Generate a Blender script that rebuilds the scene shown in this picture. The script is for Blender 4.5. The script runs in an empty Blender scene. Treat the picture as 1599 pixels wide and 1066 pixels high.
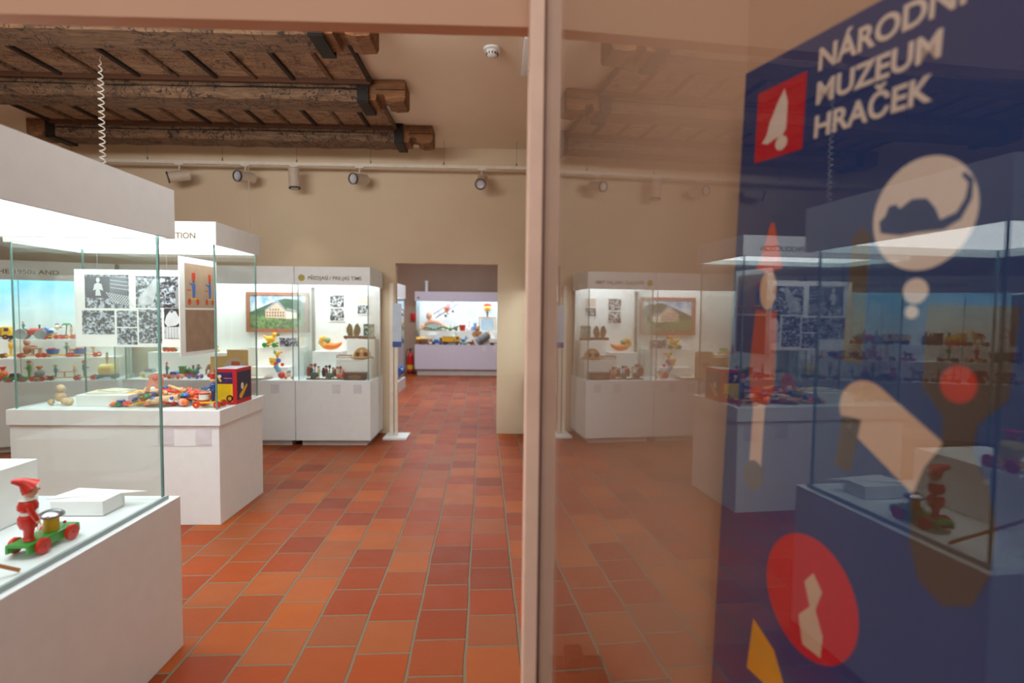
import bpy, bmesh, math, random
from mathutils import Vector, Matrix, Quaternion
S = bpy.context.scene
COL = S.collection
PI = math.pi
# ------------------------------------------------------------------ camera, world, lights, exposure
cd = bpy.data.cameras.new('camera'); cam = bpy.data.objects.new('camera', cd); COL.objects.link(cam)
cd.sensor_width = 36.0; cd.sensor_fit = 'HORIZONTAL'; cd.lens = 850.0/1599*36.0
cd.clip_start = 0.02; cd.clip_end = 60
YAW, PITCH, ROLL = 0.028247, -0.050844, -0.0105
fwd = Vector((math.sin(YAW)*math.cos(PITCH), math.cos(YAW)*math.cos(PITCH), math.sin(PITCH)))
r0 = Vector((math.cos(YAW), -math.sin(YAW), 0)); u0 = r0.cross(fwd)
rr = r0*math.cos(ROLL) - u0*math.sin(ROLL); uu = r0*math.sin(ROLL) + u0*math.cos(ROLL)
cam.matrix_world = Matrix(((rr.x, uu.x, -fwd.x, 0), (rr.y, uu.y, -fwd.y, 0), (rr.z, uu.z, -fwd.z, 1.4), (0, 0, 0, 1)))
cd.dof.use_dof = True; cd.dof.focus_distance = 2.7; cd.dof.aperture_fstop = 1.6
S.camera = cam
w = bpy.data.worlds.new('world'); S.world = w; w.use_nodes = True
w.node_tree.nodes['Background'].inputs[0].default_value = (0.98, 0.95, 0.93, 1)
w.node_tree.nodes['Background'].inputs[1].default_value = 0.35
S.cycles.transparent_max_bounces = 40
S.view_settings.view_transform = 'Standard'; S.view_settings.look = 'None'
S.view_settings.exposure = 0.2; S.view_settings.gamma = 1.0; S.view_settings.use_curve_mapping = False

def area(name, loc, rot, size, power, col):
    l = bpy.data.lights.new(name, 'AREA'); l.shape = 'RECTANGLE'; l.size, l.size_y = size
    l.energy = power; l.color = col
    o = bpy.data.objects.new(name, l); COL.objects.link(o); o.location = loc; o.rotation_euler = rot
    return o
area('room_fill', (-2.0, 2.3, 3.24), (0, 0, 0), (3.2, 1.0), 62, (0.93, 0.98, 1.0)).data.spread = math.radians(135)  # unseen overhead area light, added to lift the room's general level
area('far_wall_fill', (-2.2, 1.55, 2.75), (math.radians(102), 0, 0), (2.6, 0.5), 34, (0.95, 0.97, 0.96)).data.spread = math.radians(120)  # hidden area light added behind the lintel to brighten the far wall
area('back_room_fill', (-1.3, 9.0, 3.2), (0, 0, 0), (2.2, 3.2), 120, (0.94, 0.95, 1.0))  # unseen area light added under the second room's ceiling as fill
area('hall_fill', (-0.9, -0.9, 2.7), (math.radians(50), 0, 0), (2.4, 1.0), 22, (0.98, 0.95, 0.93))  # unseen area light added behind the viewer for lintel, stile and poster

# ------------------------------------------------------------------ materials
MATS = {}
def srgb(c):
    return tuple((x/12.92 if x <= 0.04045 else ((x+0.055)/1.055)**2.4) for x in [v/255 for v in c])
def M(c, rough=0.45, metal=0.0, var=0.06, name=None):
    key = (c, rough, metal, name)
    if key in MATS: return MATS[key]
    m = bpy.data.materials.new(name or 'paint_%02x%02x%02x' % c); m.use_nodes = True
    nt = m.node_tree; b = nt.nodes['Principled BSDF']
    b.inputs['Roughness'].default_value = rough; b.inputs['Metallic'].default_value = metal
    n = nt.nodes.new('ShaderNodeTexNoise'); n.inputs['Scale'].default_value = 14; n.inputs['Detail'].default_value = 4
    tc = nt.nodes.new('ShaderNodeTexCoord'); nt.links.new(tc.outputs['Object'], n.inputs['Vector'])
    r = nt.nodes.new('ShaderNodeValToRGB'); l = srgb(c)
    r.color_ramp.elements[0].position = 0.3; r.color_ramp.elements[1].position = 0.7
    r.color_ramp.elements[0].color = (*[x*(1-var) for x in l], 1); r.color_ramp.elements[1].color = (*[min(1, x*(1+var)) for x in l], 1)
    nt.links.new(n.outputs['Fac'], r.inputs['Fac']); nt.links.new(r.outputs['Color'], b.inputs['Base Color'])
    MATS[key] = m; return m
def nmat(name):
    m = bpy.data.materials.new(name); m.use_nodes = True
    return m, m.node_tree, m.node_tree.nodes['Principled BSDF'], m.node_tree.links
def mnode(nt, op, a, b=None, c=None):
    n = nt.nodes.new('ShaderNodeMath'); n.operation = op
    for i, v in enumerate((a, b, c)):
        if v is None: continue
        if isinstance(v, (int, float)): n.inputs[i].default_value = v
        else: nt.links.new(v, n.inputs[i])
    return n.outputs[0]
def ramp(nt, fac, stops, interp='LINEAR'):
    r = nt.nodes.new('ShaderNodeValToRGB'); r.color_ramp.interpolation = interp
    e = r.color_ramp.elements
    while len(e) < len(stops): e.new(0.5)
    for i, (p, c) in enumerate(stops): e[i].position = p; e[i].color = (*srgb(c), 1)
    nt.links.new(fac, r.inputs['Fac']); return r.outputs['Color']
def noise(nt, scale, detail=4, vec=None, dist=0.0, rough=0.5):
    n = nt.nodes.new('ShaderNodeTexNoise'); n.inputs['Scale'].default_value = scale; n.inputs['Detail'].default_value = detail
    n.inputs['Distortion'].default_value = dist; n.inputs['Roughness'].default_value = rough
    if vec is None:
        tc = nt.nodes.new('ShaderNodeTexCoord'); vec = tc.outputs['Object']
    nt.links.new(vec, n.inputs['Vector']); return n.outputs['Fac']
def mixc(nt, fac, a, b, mode='MIX'):
    n = nt.nodes.new('ShaderNodeMix'); n.data_type = 'RGBA'; n.blend_type = mode
    for i, v in ((0, fac), (6, a), (7, b)):
        if isinstance(v, (int, float)): n.inputs[i].default_value = v
        elif isinstance(v, tuple): n.inputs[i].default_value = (*srgb(v), 1)
        else: nt.links.new(v, n.inputs[i])
    return n.outputs[2]

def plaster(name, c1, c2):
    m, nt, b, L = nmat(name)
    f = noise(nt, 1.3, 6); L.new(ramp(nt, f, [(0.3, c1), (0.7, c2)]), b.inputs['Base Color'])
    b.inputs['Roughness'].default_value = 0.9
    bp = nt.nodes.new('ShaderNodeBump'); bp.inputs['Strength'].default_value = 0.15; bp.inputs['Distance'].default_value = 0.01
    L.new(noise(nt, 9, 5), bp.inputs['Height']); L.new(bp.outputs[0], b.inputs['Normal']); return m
PLASTER = plaster('lime_plaster', (206, 186, 158), (214, 196, 168))
PLASTER_C = plaster('bounce_lit_plaster', (226, 210, 186), (232, 217, 194))  # lighter copy of the wall plaster, bounced light put into its colour
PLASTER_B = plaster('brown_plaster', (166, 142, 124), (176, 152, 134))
PLASTER_N = plaster('pink_plaster', (202, 158, 128), (210, 168, 138))

def tile_floor():
    m, nt, b, L = nmat('terracotta_tiles')
    tc = nt.nodes.new('ShaderNodeTexCoord'); mp = nt.nodes.new('ShaderNodeMapping')
    mp.inputs['Rotation'].default_value = (0, 0, math.radians(-1.35)); L.new(tc.outputs['Object'], mp.inputs['Vector'])
    wob = nt.nodes.new('ShaderNodeTexNoise'); wob.inputs['Scale'].default_value = 2.2; L.new(mp.outputs[0], wob.inputs['Vector'])
    s = nt.nodes.new('ShaderNodeSeparateXYZ'); L.new(mp.outputs[0], s.inputs[0])
    sx = mnode(nt, 'ADD', s.outputs[0], mnode(nt, 'MULTIPLY', wob.outputs['Fac'], 0.02))
    cx = mnode(nt, 'DIVIDE', mnode(nt, 'ADD', sx, 20.0*0.226 + 0.055), 0.226)
    ci = mnode(nt, 'FLOOR', cx); cf = mnode(nt, 'FRACT', cx)
    wn = nt.nodes.new('ShaderNodeTexWhiteNoise'); wn.noise_dimensions = '1D'; L.new(ci, wn.inputs['W'])
    sy = mnode(nt, 'ADD', mnode(nt, 'DIVIDE', s.outputs[1], 0.237), mnode(nt, 'ADD', mnode(nt, 'MULTIPLY', ci, 0.43), mnode(nt, 'MULTIPLY', wn.outputs['Value'], 0.25)))
    ri = mnode(nt, 'FLOOR', sy); rf = mnode(nt, 'FRACT', sy)
    ex = mnode(nt, 'MINIMUM', cf, mnode(nt, 'SUBTRACT', 1.0, cf)); ey = mnode(nt, 'MINIMUM', rf, mnode(nt, 'SUBTRACT', 1.0, rf))
    # joints along the aisle are a little wider than the cross joints
    e = mnode(nt, 'MINIMUM', mnode(nt, 'MULTIPLY', ex, 0.72), ey)
    e = mnode(nt, 'ADD', e, mnode(nt, 'MULTIPLY', mnode(nt, 'SUBTRACT', noise(nt, 40, 3), 0.5), 0.014))
    cmb = nt.nodes.new('ShaderNodeCombineXYZ'); L.new(ci, cmb.inputs[0]); L.new(ri, cmb.inputs[1])
    w2 = nt.nodes.new('ShaderNodeTexWhiteNoise'); w2.noise_dimensions = '2D'; L.new(cmb.outputs[0], w2.inputs['Vector'])
    col = ramp(nt, w2.outputs['Value'], [(0.0, (116, 38, 8)), (0.16, (144, 52, 10)), (0.4, (160, 66, 14)), (0.58, (146, 66, 26)), (0.74, (176, 88, 24)), (0.88, (136, 76, 46)), (1.0, (170, 90, 36))])
    col = mixc(nt, mnode(nt, 'MULTIPLY', noise(nt, 5, 7, rough=0.65), 0.5), col, (120, 48, 18), 'MIX')
    col = mixc(nt, mnode(nt, 'MULTIPLY', noise(nt, 60, 4), 0.25), col, (176, 92, 44))
    jm = nt.nodes.new('ShaderNodeMapRange'); jm.inputs['From Min'].default_value = 0.012; jm.inputs['From Max'].default_value = 0.026
    L.new(e, jm.inputs['Value'])
    L.new(mixc(nt, jm.outputs[0], (120, 106, 86), col), b.inputs['Base Color']); b.inputs['Specular IOR Level'].default_value = 0.2
    rg = mnode(nt, 'ADD', 0.36, mnode(nt, 'MULTIPLY', noise(nt, 7, 5), 0.22)); L.new(rg, b.inputs['Roughness'])
    bp = nt.nodes.new('ShaderNodeBump'); bp.inputs['Strength'].default_value = 0.6; bp.inputs['Distance'].default_value = 0.006
    L.new(mnode(nt, 'ADD', jm.outputs[0], mnode(nt, 'MULTIPLY', noise(nt, 9, 5), 0.5)), bp.inputs['Height']); L.new(bp.outputs[0], b.inputs['Normal'])
    return m
FLOOR = tile_floor()

def painted_wood(name, base1, base2, line, curl=9.0, amount=0.9):
    m, nt, b, L = nmat(name)
    tc = nt.nodes.new('ShaderNodeTexCoord'); mp = nt.nodes.new('ShaderNodeMapping'); mp.inputs['Scale'].default_value = (1, 6, 6)
    L.new(tc.outputs['Object'], mp.inputs['Vector'])
    grain = noise(nt, 5, 8, mp.outputs[0], 0.4, 0.7)
    col = ramp(nt, grain, [(0.28, base1), (0.5, base2), (0.72, tuple(min(255, int(v*1.25)) for v in base2))])
    nw = noise(nt, curl, 2, tc.outputs['Object'], 1.6)
    k = mnode(nt, 'ABSOLUTE', mnode(nt, 'SUBTRACT', mnode(nt, 'FRACT', mnode(nt, 'MULTIPLY', nw, 5.0)), 0.5))
    msk = nt.nodes.new('ShaderNodeMapRange'); msk.inputs['From Min'].default_value = 0.05; msk.inputs['From Max'].default_value = 0.13
    msk.inputs['To Min'].default_value = amount; msk.inputs['To Max'].default_value = 0.0; L.new(k, msk.inputs['Value'])
    msk2 = mnode(nt, 'MULTIPLY', msk.outputs[0], mnode(nt, 'GREATER_THAN', noise(nt, 3.5, 3), 0.44))
    col = mixc(nt, msk2, col, line)
    wear = mnode(nt, 'MULTIPLY', mnode(nt, 'GREATER_THAN', noise(nt, 7, 6, rough=0.7), 0.58), 0.45)
    col = mixc(nt, wear, col, tuple(int(v*0.62) for v in base1))
    L.new(col, b.inputs['Base Color']); b.inputs['Roughness'].default_value = 0.8
    bp = nt.nodes.new('ShaderNodeBump'); bp.inputs['Strength'].default_value = 0.5; bp.inputs['Distance'].default_value = 0.01
    L.new(grain, bp.inputs['Height']); L.new(bp.outputs[0], b.inputs['Normal']); return m
BEAM = painted_wood('painted_beam_wood', (68, 46, 32), (112, 84, 60), (26, 16, 10), 7.0)
PLANK = painted_wood('painted_plank_wood', (116, 88, 66), (158, 126, 98), (40, 24, 16), 15.0, 0.8)
RAW = painted_wood('bare_beam_wood', (84, 54, 32), (122, 82, 48), (50, 26, 12), 5.0, 0.35)
IRON = M((30, 22, 18), 0.6, 0.4)
WHITE = M((230, 237, 238), 0.42, var=0.02)
WHITE_M = M((242, 242, 240), 0.55, var=0.02, name='display_white')
GREYW = M((205, 205, 210), 0.5, var=0.02)

def glass(name, tint, edge=1.0, f0=0.035):
    m = bpy.data.materials.new(name); m.use_nodes = True; nt = m.node_tree; nt.nodes.clear(); L = nt.links
    o = nt.nodes.new('ShaderNodeOutputMaterial'); g = nt.nodes.new('ShaderNodeNewGeometry')
    d = nt.nodes.new('ShaderNodeVectorMath'); d.operation = 'DOT_PRODUCT'; L.new(g.outputs['Normal'], d.inputs[0]); L.new(g.outputs['Incoming'], d.inputs[1])
    c = mnode(nt, 'ABSOLUTE', d.outputs['Value'])
    R = mnode(nt, 'MINIMUM', mnode(nt, 'ADD', f0, mnode(nt, 'MULTIPLY', 1.0-f0, mnode(nt, 'POWER', mnode(nt, 'SUBTRACT', 1.0, c), 5.0))), 1.0)
    t = nt.nodes.new('ShaderNodeBsdfTransparent'); t.inputs[0].default_value = (*tint, 1)
    gl = nt.nodes.new('ShaderNodeBsdfGlossy'); gl.inputs['Roughness'].default_value = 0.0
    mx = nt.nodes.new('ShaderNodeMixShader'); L.new(R, mx.inputs[0]); L.new(t.outputs[0], mx.inputs[1]); L.new(gl.outputs[0], mx.inputs[2])
    L.new(mx.outputs[0], o.inputs[0]); return m
GLASS = glass('case_glass', (0.97, 0.99, 0.98))
DOORGLASS = glass('door_glass', (0.97, 0.975, 0.97), f0=0.05)
EDGE = M((104, 146, 138), 0.15, name='green_glass_edge')
def emit(name, col, s):
    m = bpy.data.materials.new(name); m.use_nodes = True; nt = m.node_tree; nt.nodes.clear()
    o = nt.nodes.new('ShaderNodeOutputMaterial'); e = nt.nodes.new('ShaderNodeEmission')
    e.inputs[0].default_value = (*col, 1); e.inputs[1].default_value = s; nt.links.new(e.outputs[0], o.inputs[0]); return m
PANEL = emit('luminous_diffuser', (0.93, 0.98, 1.0), 5.0)
PANEL_FAR = emit('luminous_diffuser_cool', (0.86, 0.93, 1.0), 5.5)
def photo_mat(seed, tint=(1, 1, 1), scale=26.0):
    m, nt, b, L = nmat('printed_photograph')
    tc = nt.nodes.new('ShaderNodeTexCoord'); mp = nt.nodes.new('ShaderNodeMapping'); mp.inputs['Location'].default_value = (seed*3.7, seed*1.3, seed*2.1)
    L.new(tc.outputs['Object'], mp.inputs['Vector'])
    a = noise(nt, scale, 5, mp.outputs[0], 0.8, 0.6)
    v = nt.nodes.new('ShaderNodeTexVoronoi'); v.inputs['Scale'].default_value = scale*1.6; L.new(mp.outputs[0], v.inputs['Vector'])
    f = mnode(nt, 'ADD', mnode(nt, 'MULTIPLY', a, 0.85), mnode(nt, 'MULTIPLY', v.outputs['Distance'], 0.22))
    def t(g): return tuple(int(max(0, min(255, g*k))) for k in tint)
    L.new(ramp(nt, f, [(0.38, t(38)), (0.48, t(74)), (0.54, t(120)), (0.60, t(190)), (0.70, t(225))]), b.inputs['Base Color'])
    b.inputs['Roughness'].default_value = 0.4; return m

# ------------------------------------------------------------------ mesh helpers
def frame(d):
    d = d.normalized(); a = Vector((0, 0, 1)) if abs(d.z) < 0.9 else Vector((1, 0, 0))
    x = a.cross(d).normalized(); return x, d.cross(x)
class MB:
    def __init__(s): s.bm = bmesh.new()
    def box(s, c, d, rz=0, bev=0.0, rot=None):
        mt = Matrix.Translation(c) @ (rot if rot is not None else Matrix.Rotation(rz, 4, 'Z')) @ Matrix.Diagonal((*d, 1))
        g = bmesh.ops.create_cube(s.bm, size=1, matrix=mt)
        if bev > 0:
            es = list({e for v in g['verts'] for e in v.link_edges})
            bmesh.ops.bevel(s.bm, geom=es, offset=bev, segments=2, affect='EDGES', profile=0.5)
        return s
    def b2(s, x0, x1, y0, y1, z0, z1, bev=0.0):
        return s.box(((x0+x1)/2, (y0+y1)/2, (z0+z1)/2), (x1-x0, y1-y0, z1-z0), bev=bev)
    def cyl(s, a, b, r0, r1=None, n=16, cap=True):
        if r1 is None: r1 = r0
        a, b = Vector(a), Vector(b); x, y = frame(b-a); R0, R1 = [], []
        for i in range(n):
            t = 2*PI*i/n; o = x*math.cos(t)+y*math.sin(t)
            R0.append(s.bm.verts.new(a+o*r0)); R1.append(s.bm.verts.new(b+o*r1))
        for i in range(n):
            j = (i+1) % n; s.bm.faces.new((R0[i], R0[j], R1[j], R1[i]))
        if cap:
            s.bm.faces.new(R0[::-1]); s.bm.faces.new(R1)
        return s
    def sph(s, c, r, sc=(1, 1, 1), n=14, rot=None):
        mt = Matrix.Translation(c) @ (rot if rot is not None else Matrix()) @ Matrix.Diagonal((r*sc[0], r*sc[1], r*sc[2], 1))
        bmesh.ops.create_uvsphere(s.bm, u_segments=n, v_segments=max(6, n*2//3), radius=1, matrix=mt); return s
    def lathe(s, prof, c=(0, 0, 0), n=18, rot=None, cap=True):
        c = Vector(c); rings = []
        for r, z in prof:
            rg = []
            for i in range(n):
                t = 2*PI*i/n; p = Vector((max(r, 1e-4)*math.cos(t), max(r, 1e-4)*math.sin(t), z))
                if rot is not None: p = rot @ p
                rg.append(s.bm.verts.new(c+p))
            rings.append(rg)
        for k in range(len(rings)-1):
            for i in range(n):
                j = (i+1) % n; s.bm.faces.new((rings[k][i], rings[k][j], rings[k+1][j], rings[k+1][i]))
        if cap: s.bm.faces.new(rings[0][::-1]); s.bm.faces.new(rings[-1])
        return s
    def prism(s, poly, axis='y', a=0.0, b=0.01):
        def P(p, t):
            return {'y': (p[0], t, p[1]), 'x': (t, p[0], p[1]), 'z': (p[0], p[1], t)}[axis]
        A = [s.bm.verts.new(P(p, a)) for p in poly]; B = [s.bm.verts.new(P(p, b)) for p in poly]
        n = len(poly)
        s.bm.faces.new(A[::-1]); s.bm.faces.new(B)
        for i in range(n):
            j = (i+1) % n; s.bm.faces.new((A[i], A[j], B[j], B[i]))
        return s
    def tube(s, pts, r, n=8, radii=None):
        pts = [Vector(p) for p in pts]; rings = []
        x = None
        for i, p in enumerate(pts):
            d = (pts[min(i+1, len(pts)-1)]-pts[max(i-1, 0)]).normalized()
            if x is None: x, y = frame(d)
            else:
                x = (x-d*x.dot(d)).normalized(); y = d.cross(x)
            q = radii[i] if radii else r
            rings.append([s.bm.verts.new(p+(x*math.cos(2*PI*k/n)+y*math.sin(2*PI*k/n))*q) for k in range(n)])
        for a, b in zip(rings, rings[1:]):
            for i in range(n): s.bm.faces.new((a[i], a[(i+1) % n], b[(i+1) % n], b[i]))
        s.bm.faces.new(rings[0][::-1]); s.bm.faces.new(rings[-1]); return s
    def build(s, name, mat, parent=None, loc=None, smooth=True):
        bmesh.ops.recalc_face_normals(s.bm, faces=s.bm.faces)
        me = bpy.data.meshes.new(name)
        if smooth:
            for f in s.bm.faces: f.smooth = True
            for e in s.bm.edges:
                if len(e.link_faces) == 2 and e.calc_face_angle(0) > 0.6: e.smooth = False
        s.bm.to_mesh(me); s.bm.free(); me.materials.append(mat)
        o = bpy.data.objects.new(name, me); COL.objects.link(o)
        if parent: o.parent = parent
        if loc: o.location = loc
        return o
def tag(o, label=None, cat=None, group=None, kind=None):
    if label: o['label'] = label
    if cat: o['category'] = cat
    if group: o['group'] = group
    if kind: o['kind'] = kind
    return o
def T(name, label, cat, loc, rz=0, group=None, scale=1.0):
    o = bpy.data.objects.new(name, None); COL.objects.link(o); o.empty_display_size = 0.05
    o.location = loc; o.rotation_euler = (0, 0, rz); o.scale = (scale,)*3
    return tag(o, label, cat, group)
def struct(mb, name, mat):
    o = mb.build(name, mat, smooth=False); o['kind'] = 'structure'; return o
def text(name, s, size, mat, parent, loc, rot, ext=0.0006, align='LEFT', bold=0.0, sx=1.0):
    cu = bpy.data.curves.new('lettering', 'FONT'); cu.body = s; cu.size = size; cu.extrude = ext; cu.offset = bold; cu.align_x = align
    cu.resolution_u = 4
    tmp = bpy.data.objects.new('tmp', cu); COL.objects.link(tmp)
    dg = bpy.context.evaluated_depsgraph_get(); me = bpy.data.meshes.new_from_object(tmp.evaluated_get(dg))
    bpy.data.objects.remove(tmp); me.materials.clear(); me.materials.append(mat)
    o = bpy.data.objects.new(name, me); COL.objects.link(o); o.parent = parent; o.location = loc; o.rotation_euler = rot; o.scale = (sx, 1, 1)
    return o

# ------------------------------------------------------------------ the setting
CEIL = 3.27
struct(MB().b2(-8, 3.2, -4, 14, -0.1, 0), 'floor', FLOOR)
struct(MB().b2(-7.2, 2.0, 1.3, 6.3, CEIL, CEIL+0.12), 'ceiling', PLASTER_C)
m = MB()
m.b2(-7.2, -1.165, 6.3, 6.42, 0, CEIL); m.b2(0.005, 2.0, 6.3, 6.42, 0, CEIL); m.b2(-1.165, 0.005, 6.3, 6.42, 1.965, CEIL)
struct(m, 'wall_far', PLASTER)
struct(MB().b2(-7.2, -7.08, 1.42, 6.3, 0, CEIL), 'wall_left', PLASTER)
struct(MB().b2(1.25, 1.37, 1.42, 6.3, 0, CEIL), 'wall_right', PLASTER)
m = MB(); m.b2(-7.2, -2.75, 1.3, 1.345, 0, CEIL); m.b2(0.086, 2.0, 1.3, 1.345, 0, CEIL); m.b2(-2.75, 0.086, 1.3, 1.345, 2.066, CEIL)
struct(m, 'wall_near', PLASTER_N)
# splayed reveal behind the poster
m = MB(); m.prism([(0.585, 1.3), (0.585+0.27*3.3, -2.0), (0.72+0.27*3.3, -2.0), (0.72, 1.3)], 'z', 0, 2.9)
struct(m, 'wall_reveal', PLASTER_N)
# the second room
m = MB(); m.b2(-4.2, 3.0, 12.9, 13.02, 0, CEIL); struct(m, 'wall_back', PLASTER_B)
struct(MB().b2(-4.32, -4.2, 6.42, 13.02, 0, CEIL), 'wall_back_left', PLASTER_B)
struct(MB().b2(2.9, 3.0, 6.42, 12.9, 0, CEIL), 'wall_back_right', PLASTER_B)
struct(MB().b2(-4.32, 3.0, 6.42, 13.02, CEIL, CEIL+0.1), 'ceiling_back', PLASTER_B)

# ------------------------------------------------------------------ painted beams
def beam(label, y1, x0, x1, zb=3.09, dep=0.275):
    y0 = y1-dep; zt = CEIL
    t = T('ceiling_beam', label, 'beam', (0, 0, zb), 0, 'old painted ceiling beams')
    h = zt-zb
    random.seed(int(y1*100))
    m = MB()                                             # long painted length, slightly uneven lower arris
    n = 26
    xs = [x0+0.28+(x1-0.34-(x0+0.28))*i/n for i in range(n+1)]
    rings = []
    for x in xs:
        j = random.uniform(-0.006, 0.006); k = random.uniform(-0.005, 0.005)
        rings.append([m.bm.verts.new((x, y0+k, h-0.002)), m.bm.verts.new((x, y0+k, 0.095)), m.bm.verts.new((x, y0+0.008+k, 0.088)), m.bm.verts.new((x, y0+k*1.5, 0.08)), m.bm.verts.new((x, y0+k, 0.018+j)), m.bm.verts.new((x, y0+0.02, j)), m.bm.verts.new((x, y1-0.02, j)), m.bm.verts.new((x, y1, 0.018+j)), m.bm.verts.new((x, y1, h-0.002))])
    for a, b in zip(rings, rings[1:]):
        for i in range(9): m.bm.faces.new((a[i], a[(i+1) % 9], b[(i+1) % 9], b[i]))
    m.bm.faces.new(rings[0][::-1]); m.bm.faces.new(rings[-1])
    m.build('painted_length', BEAM, t)
    mm = MB(); pts = [(x, y0-0.001+random.uniform(-.001, .001), 0.086+0.006*math.sin(x*2.1+y1)+random.uniform(-.003, .003)) for x in xs]
    mm.tube(pts, 0.004, 5, [random.uniform(0.002, 0.006) for _ in pts]); mm.build('crack', M((20, 12, 8), 0.95), t)
    for nm, sgn, xe, xi in (('beam_end', 1, x1, x1-0.34), ('beam_end', -1, x0, x0+0.28)):
        def X(d): return xe-sgn*d
        poly = [(X(0), h-0.01), (X(0.0), 0.03), (X(0.012), 0.006), (X(0.10), 0.0), (X(0.155), 0.012), (X(0.165), 0.055), (X(0.225), 0.06), (X(0.235), 0.012), (xi, 0.008), (xi, h-0.01)]
        mm = MB(); mm.prism(poly, 'y', y0+0.02, y1-0.015); mm.build(nm, RAW, t, smooth=False)
        if sgn > 0: MB().b2(xe-0.235, xe+0.001, y0+0.018, y0+0.0215, 0.093, 0.1).build('crack', M((28, 16, 10), 0.9), t)
    for xs_ in (x1-0.33, x0+0.25):
        mm = MB()
        mm.b2(xs_-0.045, xs_+0.045, y0-0.014, y0-0.004, -0.012, h); mm.b2(xs_-0.045, xs_+0.045, y0-0.014, y1+0.014, -0.018, -0.008)
        mm.b2(xs_-0.045, xs_+0.045, y1+0.004, y1+0.014, -0.012, h)
        mm.cyl((xs_, y0-0.02, h*0.5), (xs_, y0-0.013, h*0.5), 0.012, n=8)
        mm.build('iron_strap', IRON, t, smooth=False)
    return t
beam('nearest dark painted ceiling beam, cut off along its top by the lintel', 3.71, -5.6, -0.79)
beam('middle one of the three painted ceiling beams, with bare brown end block', 4.75, -5.2, -0.755)
beam('farthest painted ceiling beam, just in front of the spotlight track', 5.81, -4.62, -0.66)
def planks(label, y0, y1, x0, x1, n):
    t = T('plank_panel', label, 'ceiling panel', (0, 0, CEIL-0.035))
    MB().b2(x0, x1, y0, y1, 0, 0.03).build('boards', PLANK, t, smooth=False)
    w_ = (x1-x0)/n
    for i in range(n+1):
        x = x0+w_*i
        mm = MB(); mm.b2(x-0.016, x+0.016, y0, y1, -0.022, 0.001); mm.build('batten', BEAM if i % 2 else M((44, 30, 22), 0.8), t, smooth=False)
    MB().b2(x0, x1, y1-0.03, y1-0.004, -0.035, 0.001).build('edge_board', M((92, 58, 38), 0.8), t, smooth=False)
planks('painted plank infill between the nearest and middle ceiling beams', 3.725, 4.455, -5.2, -1.02, 14)
planks('painted plank infill between the middle and farthest ceiling beams', 4.765, 5.515, -4.35, -1.02, 13)
planks('painted plank infill in front of the nearest ceiling beam', 2.75, 3.42, -5.2, -1.02, 14)

# smoke detector and ceiling vent
t = T('smoke_detector', 'round white smoke detector on the plain ceiling', 'smoke detector', (-0.05, 3.95, CEIL))
MB().lathe([(0.055, -0.018), (0.062, -0.016), (0.062, 0)]).build('mount', WHITE, t)
MB().lathe([(0.022, -0.058), (0.036, -0.05), (0.042, -0.036), (0.042, -0.018)]).build('housing', WHITE, t)
m = MB()
for i in range(12):
    a = 2*PI*i/12; m.box((0.040*math.cos(a), 0.040*math.sin(a), -0.042), (0.008, 0.006, 0.012), a)
m.build('smoke_slot', M((50, 45, 42)), t)
t = T('ceiling_vent', 'white square ceiling vent beside the pale door frame', 'vent', (0.42, 4.02, CEIL))
m = MB(); m.b2(-0.25, 0.25, -0.29, 0.29, -0.035, 0, 0.004); m.build('frame', WHITE, t)
m = MB()
for i in range(5): m.b2(-0.2, 0.2, -0.22+i*0.1, -0.20+i*0.1, -0.0365, -0.03)
m.build('slot', M((60, 56, 52)), t)

# ------------------------------------------------------------------ lighting track and spotlights
TRW = M((216, 206, 192), 0.5)
t = T('lighting_track', 'long pale lighting track hung across the room on thin wires', 'light track', (0, 6.02, 2.985))
MB().b2(-5.2, 0.9, -0.018, 0.018, -0.017, 0.017).build('rail', TRW, t, smooth=False)
for i in range(7):
    x = -0.59-0.79*i + (0.79 if i == 6 else 0)*2
    if i == 6: x = 0.2
    mm = MB(); mm.cyl((x, 0, 0.017), (x, 0, CEIL-2.986), 0.0016, n=6); mm.build('suspension_wire', M((90, 80, 70)), t)
    MB().cyl((x, 0, 0.017), (x, 0, 0.05), 0.006, n=8).build('wire_clip', M((60, 50, 44)), t)
BLK = M((22, 20, 20), 0.5)
def spot(label, x, direction, power=9):
    power *= 0.22
    t = T('track_spotlight', label, 'spotlight', (x, 6.02, 2.968), 0, 'spotlights on the track')
    MB().b2(-0.045, 0.045, -0.015, 0.015, -0.014, 0).build('track_adapter', TRW, t, smooth=False)
    d = Vector(direction).normalized(); c = Vector((0, 0, -0.13))
    MB().cyl((0, 0, -0.01), (0, 0, -0.10), 0.007, n=8).build('stem', TRW, t)
    a = c-d*0.10; b = c+d*0.10
    MB().cyl(a, b, 0.058, n=24).build('lamp_body', M((196, 178, 160), 0.5), t)
    MB().lathe([(0.053, 0), (0.060, 0), (0.060, 0.014), (0.053, 0.014), (0.053, 0)], b, 24, d.to_track_quat('Z', 'Y').to_matrix(), False).build('lamp_rim', BLK, t)
    MB().lathe([(0.046, -0.004), (0.04, 0.014), (0.015, 0.008), (0.007, 0.012)], b, 20, d.to_track_quat('Z', 'Y').to_matrix()).build('reflector', M((200, 204, 212), 0.4, 0.2), t)
    l = bpy.data.lights.new('spot_lamp', 'SPOT'); l.energy = power; l.spot_size = math.radians(70); l.spot_blend = 0.7; l.color = (1, 0.88, 0.74); l.shadow_soft_size = 0.04
    o = bpy.data.objects.new('spot_lamp', l); COL.objects.link(o); o.location = Vector((x, 6.02, 2.968))+b+d*0.03
    o.rotation_euler = d.to_track_quat('-Z', 'Y').to_euler()
spot('leftmost track spotlight, tilted left above the near display case', -3.42, (-0.9, -0.5, -0.28), 20)
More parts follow.
